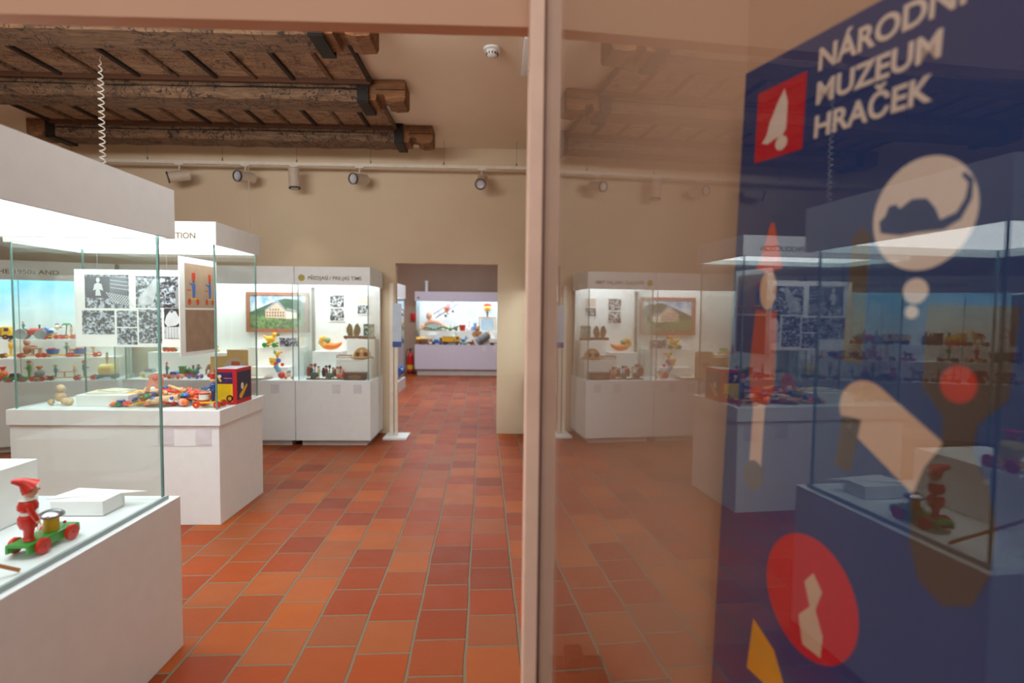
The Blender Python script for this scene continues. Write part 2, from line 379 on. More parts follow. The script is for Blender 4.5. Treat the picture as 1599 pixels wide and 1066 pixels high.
spot('second track spotlight from the left, its lens turned to the viewer', -2.72, (-0.35, -0.9, -0.1), 20)
spot('track spotlight pointing straight down in the middle of the track', -2.2, (0.05, -0.02, -1), 25)
spot('track spotlight above the doorway side of the wall case, lens facing out', -1.5, (-0.4, -0.9, -0.18), 20)
spot('rightmost track spotlight, above the right side of the doorway', -0.18, (-0.08, -0.86, -0.5), 40)

# coiled white cable and thin cable
pts = []
N = 26*10
for i in range(N+1):
    k = i/N; a = 2*PI*26*k; r = 0.017*min(1, 6*min(k, 1-k)+0.1); pts.append((r*math.cos(a), r*math.sin(a), (CEIL-0.05-2.02)*(1-k)))
m = MB(); m.tube(pts+[(0, 0, -0.05)], 0.0045, 6)
o = m.build('coiled_cable', M((214, 208, 196)), None, (-2.86, 4.08, 2.015)); tag(o, 'white coiled cable hanging from the ceiling planks to the centre case', 'cable')
m = MB(); m.tube([(0, 0, 0), (0.01, 0.0, 0.5), (0.0, 0.0, 1.08)], 0.003, 6)
tag(m.build('thin_cable', M((206, 196, 182)), None, (-2.68, 6.0, 1.866)), 'thin white cable hanging from the track to the wall case top', 'cable')

# ------------------------------------------------------------------ display cases
def display_case(label, loc, rz, W, D, zb, zg, zt, plinth=0.06, slab=0.0, sides='LRFB', joints=(), back=None, cards=(), panel=PANEL, base=WHITE, front_split=None, group='white museum display cases', inset=0.022):
    t = T('display_case', label, 'display case', loc, rz, group)
    m = MB()
    m.b2(0, W, 0, D, plinth, zb-(slab and 0.1), 0.002)
    m.build('cabinet', base, t, smooth=False)
    if slab: MB().b2(-slab, W+slab, -slab, D+slab, zb-0.1, zb, 0.002).build('deck', base, t, smooth=False)
    if plinth: MB().b2(0.05, W-0.05, 0.05, D-0.03, 0, plinth).build('plinth', M((190, 188, 184)), t, smooth=False)
    # hood: four boards and a lid
    m = MB(); b = 0.018
    m.b2(0, W, 0, b, zg, zt); m.b2(0, W, D-b, D, zg, zt); m.b2(0, b, b, D-b, zg, zt); m.b2(W-b, W, b, D-b, zg, zt); m.b2(b, W-b, b, D-b, zt-0.02, zt)
    m.build('hood', base, t, smooth=False)
    MB().b2(b+0.004, W-b-0.004, b+0.004, D-b-0.004, zg+0.035, zg+0.045).build('light_panel', panel, t, smooth=False)
    g = 0.008; i = inset
    if 'F' in sides:
        js = [i]+list(joints)+[W-i]
        for a, c in zip(js, js[1:]): MB().b2(a+(0.0015 if a != i else g), c-(0.0015 if c != W-i else g), i, i+g, zb, zg+0.03).build('glass_pane', GLASS, t, smooth=False)
        for j in joints: MB().b2(j-0.0015, j+0.0015, i, i+g, zb, zg).build('glass_edge', EDGE, t, smooth=False)
    if 'B' in sides: MB().b2(i+g, W-i-g, D-i-g, D-i, zb, zg+0.03).build('glass_pane', GLASS, t, smooth=False)
    if 'L' in sides: MB().b2(i, i+g, i+g, D-i-g, zb, zg+0.03).build('glass_pane', GLASS, t, smooth=False)
    if 'R' in sides: MB().b2(W-i-g, W-i, i+g, D-i-g, zb, zg+0.03).build('glass_pane', GLASS, t, smooth=False)
    for s_, (x, y) in {'FL': (i, i), 'FR': (W-i-g, i), 'BL': (i, D-i-g), 'BR': (W-i-g, D-i-g)}.items():
        if all(q in sides for q in ({'F': 'F', 'B': 'B'}[s_[0]], s_[1])):
            MB().b2(x, x+g, y, y+g, zb, zg+0.03).build('glass_edge', EDGE, t, smooth=False)
    if back:
        MB().b2(0.02, W-0.02, D-0.045, D-0.02, zb, zg+0.03).build('back_panel', back, t, smooth=False)
    for (x, z, s_) in cards:
        MB().b2(x-s_/2, x+s_/2, -0.003, 0, z-s_*0.55, z+s_*0.55).build('label_card', M((214, 214, 220)), t, smooth=False)
    return t
def rail(t, x0, x1, y, z, mat=None):
    MB().b2(x0, x1, y, y+0.004, z-0.006, z+0.006).build('seal_strip', mat or M((168, 176, 178)), t, smooth=False)

def sky_panel():
    m, nt, b, L = nmat('printed_sky')
    tc = nt.nodes.new('ShaderNodeTexCoord'); s = nt.nodes.new('ShaderNodeSeparateXYZ'); L.new(tc.outputs['Object'], s.inputs[0])
    f = mnode(nt, 'ADD', s.outputs[2], mnode(nt, 'MULTIPLY', mnode(nt, 'SUBTRACT', noise(nt, 2.2, 5), 0.5), 0.6))
    L.new(ramp(nt, f, [(0.0, (248, 250, 250)), (0.9, (244, 248, 250)), (1.0, (214, 232, 240)), (1.0, (190, 220, 236))]), b.inputs['Base Color'])
    b.inputs['Roughness'].default_value = 0.8; return m
def sky2(hi, mid):
    m, nt, b, L = nmat('printed_sky_panel')
    tc = nt.nodes.new('ShaderNodeTexCoord'); s = nt.nodes.new('ShaderNodeSeparateXYZ'); L.new(tc.outputs['Object'], s.inputs[0])
    z = mnode(nt, 'SUBTRACT', s.outputs[2], 0.75)
    f = mnode(nt, 'ADD', z, mnode(nt, 'MULTIPLY', mnode(nt, 'SUBTRACT', noise(nt, 1.8, 5), 0.5), 0.8))
    L.new(ramp(nt, f, [(0.15, (236, 242, 242)), (0.5, mid), (0.9, hi)]), b.inputs['Base Color'])
    b.inputs['Roughness'].default_value = 0.8; return m
SKYP = sky2((120, 184, 216), (228, 240, 242)); SKYW = sky2((178, 214, 236), (232, 240, 244))

# nearest case, left foreground
CA = display_case('large white display case in the left foreground, holding the green toy cart', (-2.3, 1.375, 0), math.radians(0), 1.0, 0.875, 0.635, 1.687, 1.88, plinth=0.0, sides='FLRB', inset=0.04)
MB().b2(0.962, 0.974, 0.03, 0.84, 0.635, 0.650).build('seal_strip', M((150, 166, 166), 0.3), CA, smooth=False)
# centre case
CB = display_case('white display case in the middle of the room, with the heap of toy parts', (-3.12, 3.55, 0), 0, 1.325, 0.65, 0.755, 1.82, 1.965, plinth=0.0, slab=0.012, sides='FLRB', cards=((0.985, 0.585, 0.1), (1.225, 0.585, 0.1)))
MB().b2(0.9, 1.28, -0.0015, 0, 0.52, 0.523).build('card_rail', GREYW, CB, smooth=False)
# wall cases
CD = display_case('wall display case with the framed farmhouse painting, left of the lettered one', (-3.84, 5.67, 0), 0, 1.755, 0.61, 0.684, 1.676, 1.862, sides='FLR', back=WHITE_M, cards=((1.33, 0.6, 0.085), (1.55, 0.6, 0.085)))
CE = display_case('lettered wall display case beside the doorway, with carved wooden keepsakes', (-2.08, 5.67, 0), 0, 0.77, 0.61, 0.684, 1.676, 1.862, sides='FLR', back=WHITE_M, cards=((0.42, 0.6, 0.085), (0.64, 0.6, 0.085)))
CC = display_case('long angled display case in the back left corner full of pull-along toys', (-3.87-2.4*math.cos(math.radians(20)), 5.665-2.4*math.sin(math.radians(20)), 0), math.radians(20), 2.39, 0.64, 0.684, 1.676, 1.862, sides='FLR', joints=(0.8, 1.6), back=SKYP)
CG = display_case('white wall case on the right of the doorway, seen edge-on behind the door frame', (0.33, 6.27, 0), -PI/2, 1.7, 0.66, 0.684, 1.676, 1.862, sides='FLR', back=WHITE_M)
CF = display_case('wide display case against the far wall of the second room', (-1.83, 12.2, 0), 0, 2.5, 0.62, 0.69, 1.655, 1.875, plinth=0.14, sides='FLR', back=SKYW, panel=PANEL_FAR, base=M((206, 204, 220), 0.5, var=0.02, name='lilac_white_board'), cards=((1.56, 0.61, 0.1), (1.78, 0.61, 0.1)))
CH = display_case('tall narrow glass showcase on a low stepped base in the second room', (-2.45, 9.25, 0), 0, 0.75, 0.95, 0.2, 1.66, 1.90, plinth=0.0, sides='FLRB', panel=PANEL_FAR, cards=((0.55, 1.8, 0.13),))
MB().b2(0.05, 0.7, 0.06, 0.9, 0.2, 0.27).build('step', WHITE, CH, smooth=False)

GOLD = M((176, 160, 62), 0.4); GREYT = M((112, 100, 56), 0.6)
text('lettering', 'PŘEDJASÍ / PRE-JAS TIME', 0.052, GREYT, CE, (0.135, -0.0015, 1.728), (PI/2, 0, 0), bold=0.0004)
MB().cyl((0.072, -0.003, 1.747), (0.072, 0.0, 1.747), 0.034, n=28).build('gold_disc', GOLD, CE)
text('lettering', 'VÝROBA / PRODUCTION', 0.052, GREYT, CB, (1.20, -0.0015, 1.858), (PI/2, 0, 0), align='RIGHT', bold=0.0004)
text('lettering', 'PRODUCTION IN THE 1950s AND', 0.06, GREYT, CC, (0.80, -0.0015, 1.735), (PI/2, 0, 0), bold=0.0004, sx=1.25)
MB().cyl((0.08, -0.003, 1.735), (0.08, 0.0, 1.735), 0.03, n=20).build('gold_disc', M((150, 146, 140)), CF)

# tiers inside the wall cases
def tier(t, x0, x1, y0, y1, z0, z1): MB().b2(x0, x1, y0, y1, z0, z1, 0.002).build('tier', WHITE_M, t, smooth=False)
tier(CC, 0.03, 2.35, 0.24, 0.42, 0.684, 0.90); tier(CC, 0.03, 2.35, 0.42, 0.59, 0.684, 1.08)
tier(CD, 0.04, 0.95, 0.36, 0.56, 0.684, 0.94); tier(CD, 1.1, 1.70, 0.42, 0.56, 0.684, 1.0); tier(CD, 1.2, 1.6, 0.24, 0.42, 0.684, 0.80)
tier(CE, 0.06, 0.38, 0.34, 0.56, 0.684, 0.965); tier(CE, 0.42, 0.73, 0.40, 0.56, 0.684, 1.10); tier(CE, 0.36, 0.735, 0.20, 0.40, 0.684, 0.90)

# info stand by the doorway
t = T('info_stand', 'slim white floor stand with a blue-edged sign beside the doorway', 'sign stand', (-1.11, 6.08, 0))
IV = M((226, 214, 198), 0.5)
MB().b2(-0.13, 0.13, -0.14, 0.14, 0, 0.028, 0.004).build('base', WHITE, t, smooth=False)
MB().b2(-0.075, -0.035, -0.02, 0.02, 0.028, 1.72).build('pole', IV, t, smooth=False)
MB().b2(-0.02, 0.01, -0.02, 0.02, 0.028, 1.1).build('pole', IV, t, smooth=False)
MB().b2(-0.04, 0.055, -0.035, -0.022, 1.02, 1.50).build('sign', M((186, 198, 214)), t, smooth=False)
MB().b2(-0.04, 0.055, -0.037, -0.035, 1.02, 1.08).build('blue_band', M((58, 84, 150)), t, smooth=False)

# fire extinguisher and red box in the second room
t = T('fire_extinguisher', 'red fire extinguisher standing by the far wall case', 'fire extinguisher', (-1.99, 12.6, 0))
RED = M((196, 30, 30), 0.3)
MB().lathe([(0.06, 0.02), (0.075, 0.04), (0.075, 0.38), (0.05, 0.46), (0.022, 0.49), (0.022, 0.51)]).build('cylinder', RED, t)
MB().lathe([(0.0755, 0.1), (0.0765, 0.1), (0.0765, 0.2), (0.0755, 0.2)]).build('label_band', M((232, 190, 60)), t)
MB().cyl((0, 0, 0.5), (0, 0, 0.56), 0.018, n=10).box((0.03, 0, 0.57), (0.12, 0.02, 0.012)).build('valve', BLK, t)
MB().tube([(0, 0, 0.54), (-0.06, 0, 0.56), (-0.1, 0, 0.45), (-0.09, 0, 0.2)], 0.009).build('hose', BLK, t)
MB().lathe([(0.07, 0), (0.07, 0.03)]).build('base_ring', BLK, t)
m = MB(); m.b2(-0.06, 0.06, -0.05, 0, -0.09, 0.09, 0.008); tag(m.build('alarm_box', RED, None, (-1.96, 12.9, 1.30)), 'small red alarm box on the far wall', 'alarm box')
m = MB(); m.cyl((0, 0, 0), (0, 0, 0.22), 0.035, n=14); m.cyl((0, 0, 0.22), (0, 0, 0.25), 0.045, n=14); tag(m.build('loudspeaker', WHITE, None, (-1.6, 12.45, 1.875)), 'slim white cylinder standing on the far wall case', 'loudspeaker')

# ------------------------------------------------------------------ glass door leaf and its poster
TH = math.radians(3.5); TN = math.tan(TH)
t = T('glass_door', 'open glass door leaf with a pale frame close to the viewer', 'door', (0.18-TN*1.25, 1.25, 0), TH)
STILE = M((238, 202, 178), 0.5)
MB().b2(-0.037, -0.0045, -0.02, 0.02, 0.01, 2.2, 0.003).build('stile', STILE, t, smooth=False)
MB().b2(-0.0045, 0.0045, 0.0, 0.02, 0.01, 2.2).build('seal', M((190, 164, 150), 0.4), t, smooth=False)
MB().b2(-0.002, 0.002, -1.5, 0.0, 0.01, 2.2).build('glass_pane', DOORGLASS, t, smooth=False)

uv = Vector((0.27, -1, 0)).normalized(); ang = math.atan2(uv.y, uv.x)
P = bpy.data.objects.new('poster_board', None); COL.objects.link(P)
P.location = Vector((0.519, 1.2, 0))+uv*0.027+Vector((0, 0, 1.916)); P.rotation_mode = 'XYZ'
P.rotation_euler = (Matrix.Rotation(ang, 4, 'Z') @ Matrix.Rotation(math.radians(2.2), 4, 'Y')).to_euler()
tag(P, 'dark blue museum poster hanging on the splayed wall behind the glass door', 'poster')
NAVY = M((14, 54, 112), 0.5, var=0.03); CREAM = M((236, 214, 196), 0.6, var=0.02)
MB().b2(0, 0.86, 0, 0.012, -1.75, 0).build('board', NAVY, P, smooth=False)
CR = math.cos(math.radians(2.2)); SR = math.sin(math.radians(2.2))
def pu(u, z):                     # measured (u, height) on the wall plane -> poster coordinates
    a = (u-0.025)*1.091; b = (z-1.873)*1.091
    return (a*CR-b*SR, a*SR+b*CR)
def plate(name, pts, mat, d=0.0008, off=0.0, parent=None):
    m = MB(); m.prism(pts, 'y', -off-d, -off); return m.build(name, mat, parent or P, smooth=False)
def ell(cx, cz, rx, rz, n=40, rot=0):
    return [(cx+rx*math.cos(2*PI*i/n)*math.cos(rot)-rz*math.sin(2*PI*i/n)*math.sin(rot), cz+rx*math.cos(2*PI*i/n)*math.sin(rot)+rz*math.sin(2*PI*i/n)*math.cos(rot)) for i in range(n)]
x, z = pu(0.062, 1.820); S_ = 0.125
plate('red_square', [(x, z), (x+S_, z), (x+S_, z-S_*1.12), (x, z-S_*1.12)], M((206, 18, 42), 0.5, var=0.02))
lg = [(0.58, 0.10), (0.66, 0.30), (0.66, 0.66), (0.60, 0.74), (0.42, 0.76), (0.28, 0.80), (0.16, 0.76), (0.26, 0.66), (0.30, 0.52), (0.36, 0.42), (0.44, 0.28)]
plate('logo_mark', [(x+S_*a, z-S_*1.1*b) for a, b in lg], CREAM, 0.0016)
plate('logo_dot', ell(x+S_*0.58, z-S_*0.93, S_*0.12, S_*0.11, 20), CREAM, 0.0016)
for s_, (u, zz) in (('NÁRODNÍ', (0.198, 1.806)), ('MUZEUM', (0.196, 1.752)), ('HRAČEK', (0.194, 1.698))):
    xx, zv = pu(u, zz)
    text('lettering', s_, 0.054, CREAM, P, (xx, -0.0006, zv), (PI/2, 0, 0), bold=0.0013, sx=1.0)
xx, zv = pu(0.382, 1.541); plate('thought_bubble', ell(xx, zv, 0.077, 0.083), CREAM)
mo = [(-0.062, -0.022), (-0.066, -0.004), (-0.056, 0.004), (-0.052, 0.018), (-0.040, 0.020), (-0.034, 0.012), (-0.015, 0.024), (0.006, 0.022), (0.020, 0.006), (0.028, -0.012), (0.050, -0.004), (0.060, 0.014), (0.062, 0.034), (0.052, 0.046), (0.056, 0.050), (0.068, 0.038), (0.068, 0.012), (0.056, -0.014), (0.034, -0.026), (0.0, -0.026), (-0.03, -0.028)]
plate('mouse_silhouette', [(xx+a, zv+b) for a, b in mo], NAVY, 0.0016)
x1_, z1_ = pu(0.379, 1.437); plate('bubble_drop', ell(x1_, z1_, 0.019, 0.019, 24), CREAM)
x1_, z1_ = pu(0.375, 1.408); plate('bubble_drop', ell(x1_, z1_, 0.010, 0.010, 20), CREAM)
xx, zv = pu(0.221, 0.925); plate('red_disc', ell(xx, zv, 0.104, 0.114), M((206, 20, 44), 0.5, var=0.02))
# plain turned wooden shapes printed on the poster
WOODP = M((214, 172, 142), 0.6); DKB = M((74, 52, 40), 0.6); ORA = M((214, 66, 34), 0.5); YEL = M((236, 160, 24), 0.5)
a, b = pu(0.106, 1.53); plate('printed_cone', [(a-0.036, b-0.045), (a-0.026, b-0.028), (a-0.002, b+0.045), (a+0.006, b+0.045), (a+0.03, b-0.028), (a+0.036, b-0.045), (a, b-0.052)], ORA)
plate('printed_ball', ell(a+0.001, b-0.088, 0.022, 0.04, 24), WOODP, 0.0006)
plate('printed_peg', [(a-0.03, b-0.13), (a+0.028, b-0.13), (a+0.034, b-0.27), (a+0.02, b-0.32), (a-0.03, b-0.32), (a-0.038, b-0.25)], M((176, 62, 48), 0.5))
plate('printed_leg', [(a-0.02, b-0.322), (a+0.012, b-0.322), (a+0.012, b-0.455), (a-0.022, b-0.455)], WOODP)
plate('printed_foot', ell(a-0.008, b-0.475, 0.028, 0.032, 20, -0.3), DKB, 0.0012)
a, b = pu(0.310, 1.262); c_, d_ = pu(0.455, 1.165)
dx, dz = c_-a, d_-b; L_ = math.hypot(dx, dz); nx, nz = -dz/L_*0.047, dx/L_*0.047
half = [(a+0.047*math.cos(q), b+0.047*math.sin(q)) for q in [math.atan2(nz, nx)+PI*i/14 for i in range(15)]]
plate('printed_rod', half+[(c_-nx, d_-nz), (c_+nx, d_+nz)], WOODP)
a, b = pu(0.444, 1.27)
sk = [(0.058, 0.16), (0.055, 0.04), (0.022, 0.0), (0.02, -0.04), (0.042, -0.08), (0.056, -0.13), (0.054, -0.2), (0.036, -0.25), (0.0, -0.27)]
plate('printed_skittle', [(a+p, b+q) for p, q in sk]+[(a-p, b+q) for p, q in sk[::-1][1:]], DKB, 0.0012)
plate('printed_red_ball', ell(a-0.006, b+0.05, 0.024, 0.026, 24), M((196, 50, 28), 0.5), 0.0018)
a, b = pu(0.290, 1.45); plate('printed_dark_post', [(a-0.016, b+0.08), (a, b+0.095), (a+0.016, b+0.08), (a+0.018, b-0.13), (a-0.02, b-0.13)], DKB)
a, b = pu(0.286, 1.20); plate('printed_dark_post', [(a-0.016, b+0.05), (a+0.02, b+0.05), (a+0.006, b-0.045), (a-0.024, b-0.04)], DKB)
a, b = pu(0.13, 0.775); plate('printed_yellow_shape', [(a-0.04, b+0.045), (a+0.02, b+0.015), (a+0.07, b-0.07), (a-0.05, b-0.07)], YEL)
a, b = pu(0.235, 0.92); plate('printed_skittle', [(a-0.02, b-0.09), (a-0.034, b-0.04), (a-0.01, b-0.01), (a-0.026, b+0.03), (a-0.008, b+0.055), (a+0.014, b+0.03), (a+0.002, b-0.01), (a+0.022, b-0.05), (a+0.02, b-0.09)], WOODP, 0.0014)

# small brown wooden box behind the door glass, on the floor
t = T('wooden_box', 'small brown wooden box with a dark knob on the floor behind the door glass', 'box', (0.19, 1.2, 0.0))
WB = M((120, 52, 22), 0.5)
MB().b2(-0.055, 0.06, -0.05, 0.05, 0, 0.565, 0.004).build('body', WB, t, smooth=False)
MB().b2(-0.06, 0.066, -0.054, 0.054, 0.565, 0.59, 0.003).build('lid', M((84, 34, 14), 0.5), t, smooth=False)
MB().b2(-0.03, 0.012, -0.022, 0.022, 0.59, 0.64, 0.008).build('knob', M((58, 24, 12), 0.5), t, smooth=False)
# ------------------------------------------------------------------ toy builders (x is the toy's length, z up, origin on its base)
WO = (214, 170, 116); CRD = (206, 52, 36); CYL = (240, 184, 40); CGR = (50, 140, 62); CBL = (48, 104, 186); CWH = (240, 238, 230); CPK = (232, 150, 130)
CBK = (40, 38, 40); CBR = (120, 76, 46); COR = (236, 110, 40); CTE = (70, 130, 130); SKN = (236, 190, 156); CGY = (140, 146, 148)
def G(c, r=0.35): return M(c, r, var=0.04)
def wheels(t, xs, W, r, col, th=0.012, hub=None):
    for x in xs:
        for s in (-1, 1):
            wl = MB().lathe([(r*0.9, -th/2), (r, -th/2+0.002), (r, th/2-0.002), (r*0.9, th/2)], (x, s*(W/2+th/2), r), 18, Matrix.Rotation(PI/2, 3, 'X')).build('wheel', G(col), t)
            if hub: MB().cyl((x, s*(W/2+th/2)-s*0.0, r), (x, s*(W/2+th+0.003), r), r*0.3, n=10).build('hub', G(hub), wl)
def cart(t, L, W, col, wcol, r=0.024, hub=None):
    MB().b2(-L/2, L/2, -W/2, W/2, r*0.8, r*0.8+0.014, 0.002).build('deck', G(col), t)
    wheels(t, (-L/2+r*0.7, L/2-r*0.7), W, r, wcol, hub=hub); return r*0.8+0.014
def person(t, x, z, h, body, hat, hatk='cone', legs=None, head=SKN, arms=True, y=0, holds=None):
    hl = h*0.38; hb = h*0.34; hr = h*0.105
    m = MB()
    for s in (-1, 1): m.lathe([(h*0.05, 0), (h*0.045, h*0.05), (h*0.05, hl)], (x, y+s*h*0.055, z), 10)
    m.build('legs', G(legs or body), t)
    MB().lathe([(h*0.09, 0), (h*0.12, hb*0.15), (h*0.10, hb*0.5), (h*0.12, hb*0.8), (h*0.07, hb), (h*0.04, hb*1.05)], (x, y, z+hl), 14).build('torso', G(body), t)
    hz = z+hl+hb*1.05+hr*0.8
    hd = MB().sph((x, y, hz), hr, (1, 1, 1.08)).sph((x+hr, y, hz), hr*0.18).build('head', G(head), t)
    if hatk == 'cone': MB().lathe([(hr*1.15, 0), (hr*0.9, hr*0.3), (hr*0.3, hr*1.4), (hr*0.08, hr*2.0)], (x, y, hz+hr*0.45), 14).build('hat', G(hat), t)
    elif hatk == 'tall': MB().lathe([(hr*0.95, 0), (hr*1.1, hr*2.0)], (x, y, hz+hr*0.5), 14).build('hat', G(hat), t)
    elif hatk == 'brim': MB().lathe([(hr*1.7, 0), (hr*1.7, hr*0.15), (hr*0.9, hr*0.2), (hr*0.8, hr*0.9)], (x, y, hz+hr*0.5), 14).build('hat', G(hat), t)
    else: MB().sph((x-hr*0.1, y, hz+hr*0.35), hr*1.02, (1, 1, 0.75)).build('hair', G(hat), t)
    if arms:
        for s in (-1, 1):
            MB().tube([(x, y+s*h*0.12, z+hl+hb*0.85), (x+h*0.06, y+s*h*0.15, z+hl+hb*0.45), (x+h*0.17, y+s*h*0.10, z+hl+hb*0.45)], h*0.03, 8).sph((x+h*0.18, y+s*h*0.10, z+hl+hb*0.45), h*0.032, n=8).build('arm', G(body), t)
    return hz
def k_fig(t, c):      # figure on a wheeled platform; c = deck, wheels, body, hat, hatkind
    z = cart(t, 0.17, 0.07, c[0], c[1]); person(t, -0.01, z, 0.17, c[2], c[3], c[4])
    if len(c) > 5: MB().lathe([(0.028, 0), (0.034, 0.004), (0.034, 0.035), (0.028, 0.04)], (0.055, 0, z), 16).build('drum', G(c[5]), t)
def k_two(t, c):      # two figures working a board between them
    z = cart(t, 0.30, 0.08, c[0], c[1], 0.028)
    person(t, -0.09, z, 0.16, c[2], c[3], 'brim'); person(t, 0.10, z, 0.15, c[4], c[5], 'cone')
    MB().b2(-0.06, 0.09, -0.02, 0.02, z+0.06, z+0.072).cyl((0, 0, z), (0, 0, z+0.06), 0.012, n=10).build('table', G(WO), t)
def k_tub(t, c):      # figure pushing a tub
    z = cart(t, 0.24, 0.08, c[0], c[1]); person(t, -0.07, z, 0.13, c[2], c[3], 'cap')
    MB().lathe([(0.045, 0), (0.058, 0.05), (0.05, 0.05), (0.04, 0.012)], (0.05, 0, z), 20).build('tub', G(c[4]), t)
    for dx, dy in ((0.03, 0.01), (0.06, -0.02), (0.07, 0.02)): MB().sph((0.0+dx, dy, z+0.052), 0.014, n=10).build('ball', G(CRD), t)
def k_barrel(t, c):
    z = cart(t, 0.17, 0.08, c[0], c[1])
    MB().lathe([(0.045, -0.07), (0.06, -0.05), (0.062, 0.05), (0.045, 0.07)], (0, 0, z+0.06), 20, Matrix.Rotation(PI/2, 3, 'Y')).build('barrel', G(c[2]), t)
    person(t, 0.0, z+0.12, 0.12, c[3], c[4], 'cone')
def k_truck(t, c):    # c = bed, cab, wheels
    L = 0.27
    MB().b2(-L/2, L/2, -0.035, 0.035, 0.03, 0.042).build('chassis', G(CBK), t)
    m = MB(); m.prism([(-L/2, 0.045), (0.03, 0.045), (0.045, 0.115), (-L/2-0.01, 0.115), ], 'y', -0.048, 0.048); m.build('bed', G(c[0]), t)
    MB().b2(-L/2+0.01, 0.03, -0.038, 0.038, 0.114, 0.122).build('load', G(c[3] if len(c) > 3 else CGR), t)
    m = MB(); m.prism([(0.055, 0.042), (0.135, 0.042), (0.135, 0.08), (0.115, 0.13), (0.055, 0.13)], 'y', -0.045, 0.045); m.build('cab', G(c[1]), t)
    MB().b2(0.075, 0.112, -0.0465, 0.0465, 0.085, 0.118).build('window', G((60, 70, 80), 0.15), t)
    wheels(t, (-0.09, 0.09), 0.08, 0.027, c[2], 0.016, hub=COR)
def k_tractor(t, c):  # c = body, wheels
    MB().b2(-0.09, 0.10, -0.022, 0.022, 0.045, 0.095, 0.006).build('body', G(c[0]), t)
    MB().cyl((0.0, 0, 0.085), (0.105, 0, 0.085), 0.03, n=18).build('bonnet', G(c[0]), t)
    MB().cyl((0.08, 0, 0.1), (0.08, 0, 0.155), 0.008, n=10).build('chimney', G(CBK), t)
    MB().lathe([(0.05, -0.045), (0.05, 0.045)], (0.10, 0, 0.05), 20, Matrix.Rotation(PI/2, 3, 'X')).build('roller', G(CGY), t)
    for s in (-1, 1): MB().lathe([(0.052, -0.01), (0.055, -0.006), (0.055, 0.006), (0.052, 0.01)], (-0.065, s*0.04, 0.055), 20, Matrix.Rotation(PI/2, 3, 'X')).build('wheel', G(c[1]), t)
    person(t, -0.06, 0.09, 0.10, CTE, CRD, 'cap')
def quad(t, x, z, h, col, mane, y=0, neck=1.0, ear=0.02):
    L = h*0.95
    m = MB(); m.sph((x, y, z+h*0.58), h*0.22, (1.9, 0.85, 0.85))
    m.tube([(x+L*0.32, y, z+h*0.62), (x+L*0.44, y, z+h*(0.62+0.22*neck)), (x+L*0.50, y, z+h*(0.62+0.30*neck))], h*0.09, 10, [h*0.14, h*0.10, h*0.08])
    m.tube([(x+L*0.46, y, z+h*(0.64+0.30*neck)), (x+L*0.60, y, z+h*(0.60+0.26*neck)), (x+L*0.70, y, z+h*(0.54+0.24*neck))], h*0.07, 10, [h*0.095, h*0.085, h*0.05])
    for s in (-1, 1): m.cyl((x+L*0.47, y+s*h*0.04, z+h*(0.70+0.3*neck)), (x+L*0.46, y+s*h*0.06, z+h*(0.82+0.3*neck)), h*0.03, h*0.008, 8)
    m.build('body', G(col), t)
    for sx in (-0.28, 0.28):
        for s in (-1, 1): MB().tube([(x+L*sx, y+s*h*0.1, z+h*0.5), (x+L*sx+h*0.02, y+s*h*0.1, z+h*0.25), (x+L*sx, y+s*h*0.1, z)], h*0.05, 8, [h*0.075, h*0.045, h*0.05]).build('leg', G(col), t)
    MB().tube([(x-L*0.38, y, z+h*0.68), (x-L*0.52, y, z+h*0.6), (x-L*0.54, y, z+h*0.36)], h*0.03, 8, [h*0.03, h*0.045, h*0.015]).build('tail', G(mane), t)
    if mane: MB().tube([(x+L*0.44, y, z+h*(0.80+0.28*neck)), (x+L*0.34, y, z+h*(0.70+0.18*neck)), (x+L*0.22, y, z+h*0.74)], h*0.035, 8).build('mane', G(mane), t)
def k_horse(t, c):    # deck, wheels, coat, mane
    z = cart(t, 0.20, 0.07, c[0], c[1]); quad(t, -0.01, z, 0.13, c[2], c[3])
    if len(c) > 4: MB().b2(-0.045, 0.01, -0.035, 0.035, z+0.09, z+0.115, 0.004).build('saddle', G(c[4]), t)
def k_dog(t, c):
    quad(t, 0, 0.02, 0.10, c[0], c[1], neck=0.6)
    wheels(t, (-0.035, 0.04), 0.06, 0.022, c[2])
def k_bird(t, c):     # deck, wheels, body, wing, beak
    z = cart(t, 0.13, 0.07, c[0], c[1])
    m = MB(); m.sph((0, 0, z+0.045), 0.035, (1.35, 0.85, 1)).sph((0.042, 0, z+0.095), 0.024); m.tube([(0.02, 0, z+0.06), (0.036, 0, z+0.085)], 0.018, 8); m.build('body', G(c[2]), t)
    for s in (-1, 1): MB().sph((-0.008, s*0.03, z+0.048), 0.026, (1.2, 0.2, 0.7)).build('wing', G(c[3]), t)
    MB().cyl((0.06, 0, z+0.094), (0.088, 0, z+0.088), 0.012, 0.004, 10).build('beak', G(c[4]), t)
    MB().sph((0.04, 0, z+0.122), 0.016, (1.2, 0.35, 0.8)).build('comb', G(CRD), t)
    MB().cyl((-0.035, 0, z+0.055), (-0.075, 0, z+0.085), 0.018, 0.008, 8).build('tail', G(c[3]), t)
def k_car(t, c):      # body, roof, wheels
    m = MB(); m.prism([(-0.085, 0.018), (0.085, 0.018), (0.088, 0.04), (0.06, 0.05), (-0.08, 0.052), (-0.09, 0.04)], 'y', -0.035, 0.035); m.build('body', G(c[0]), t)
    m = MB(); m.prism([(-0.055, 0.05), (0.035, 0.05), (0.015, 0.082), (-0.04, 0.082)], 'y', -0.028, 0.028); m.build('roof', G(c[1]), t)
    wheels(t, (-0.05, 0.052), 0.066, 0.018, c[2], 0.01)
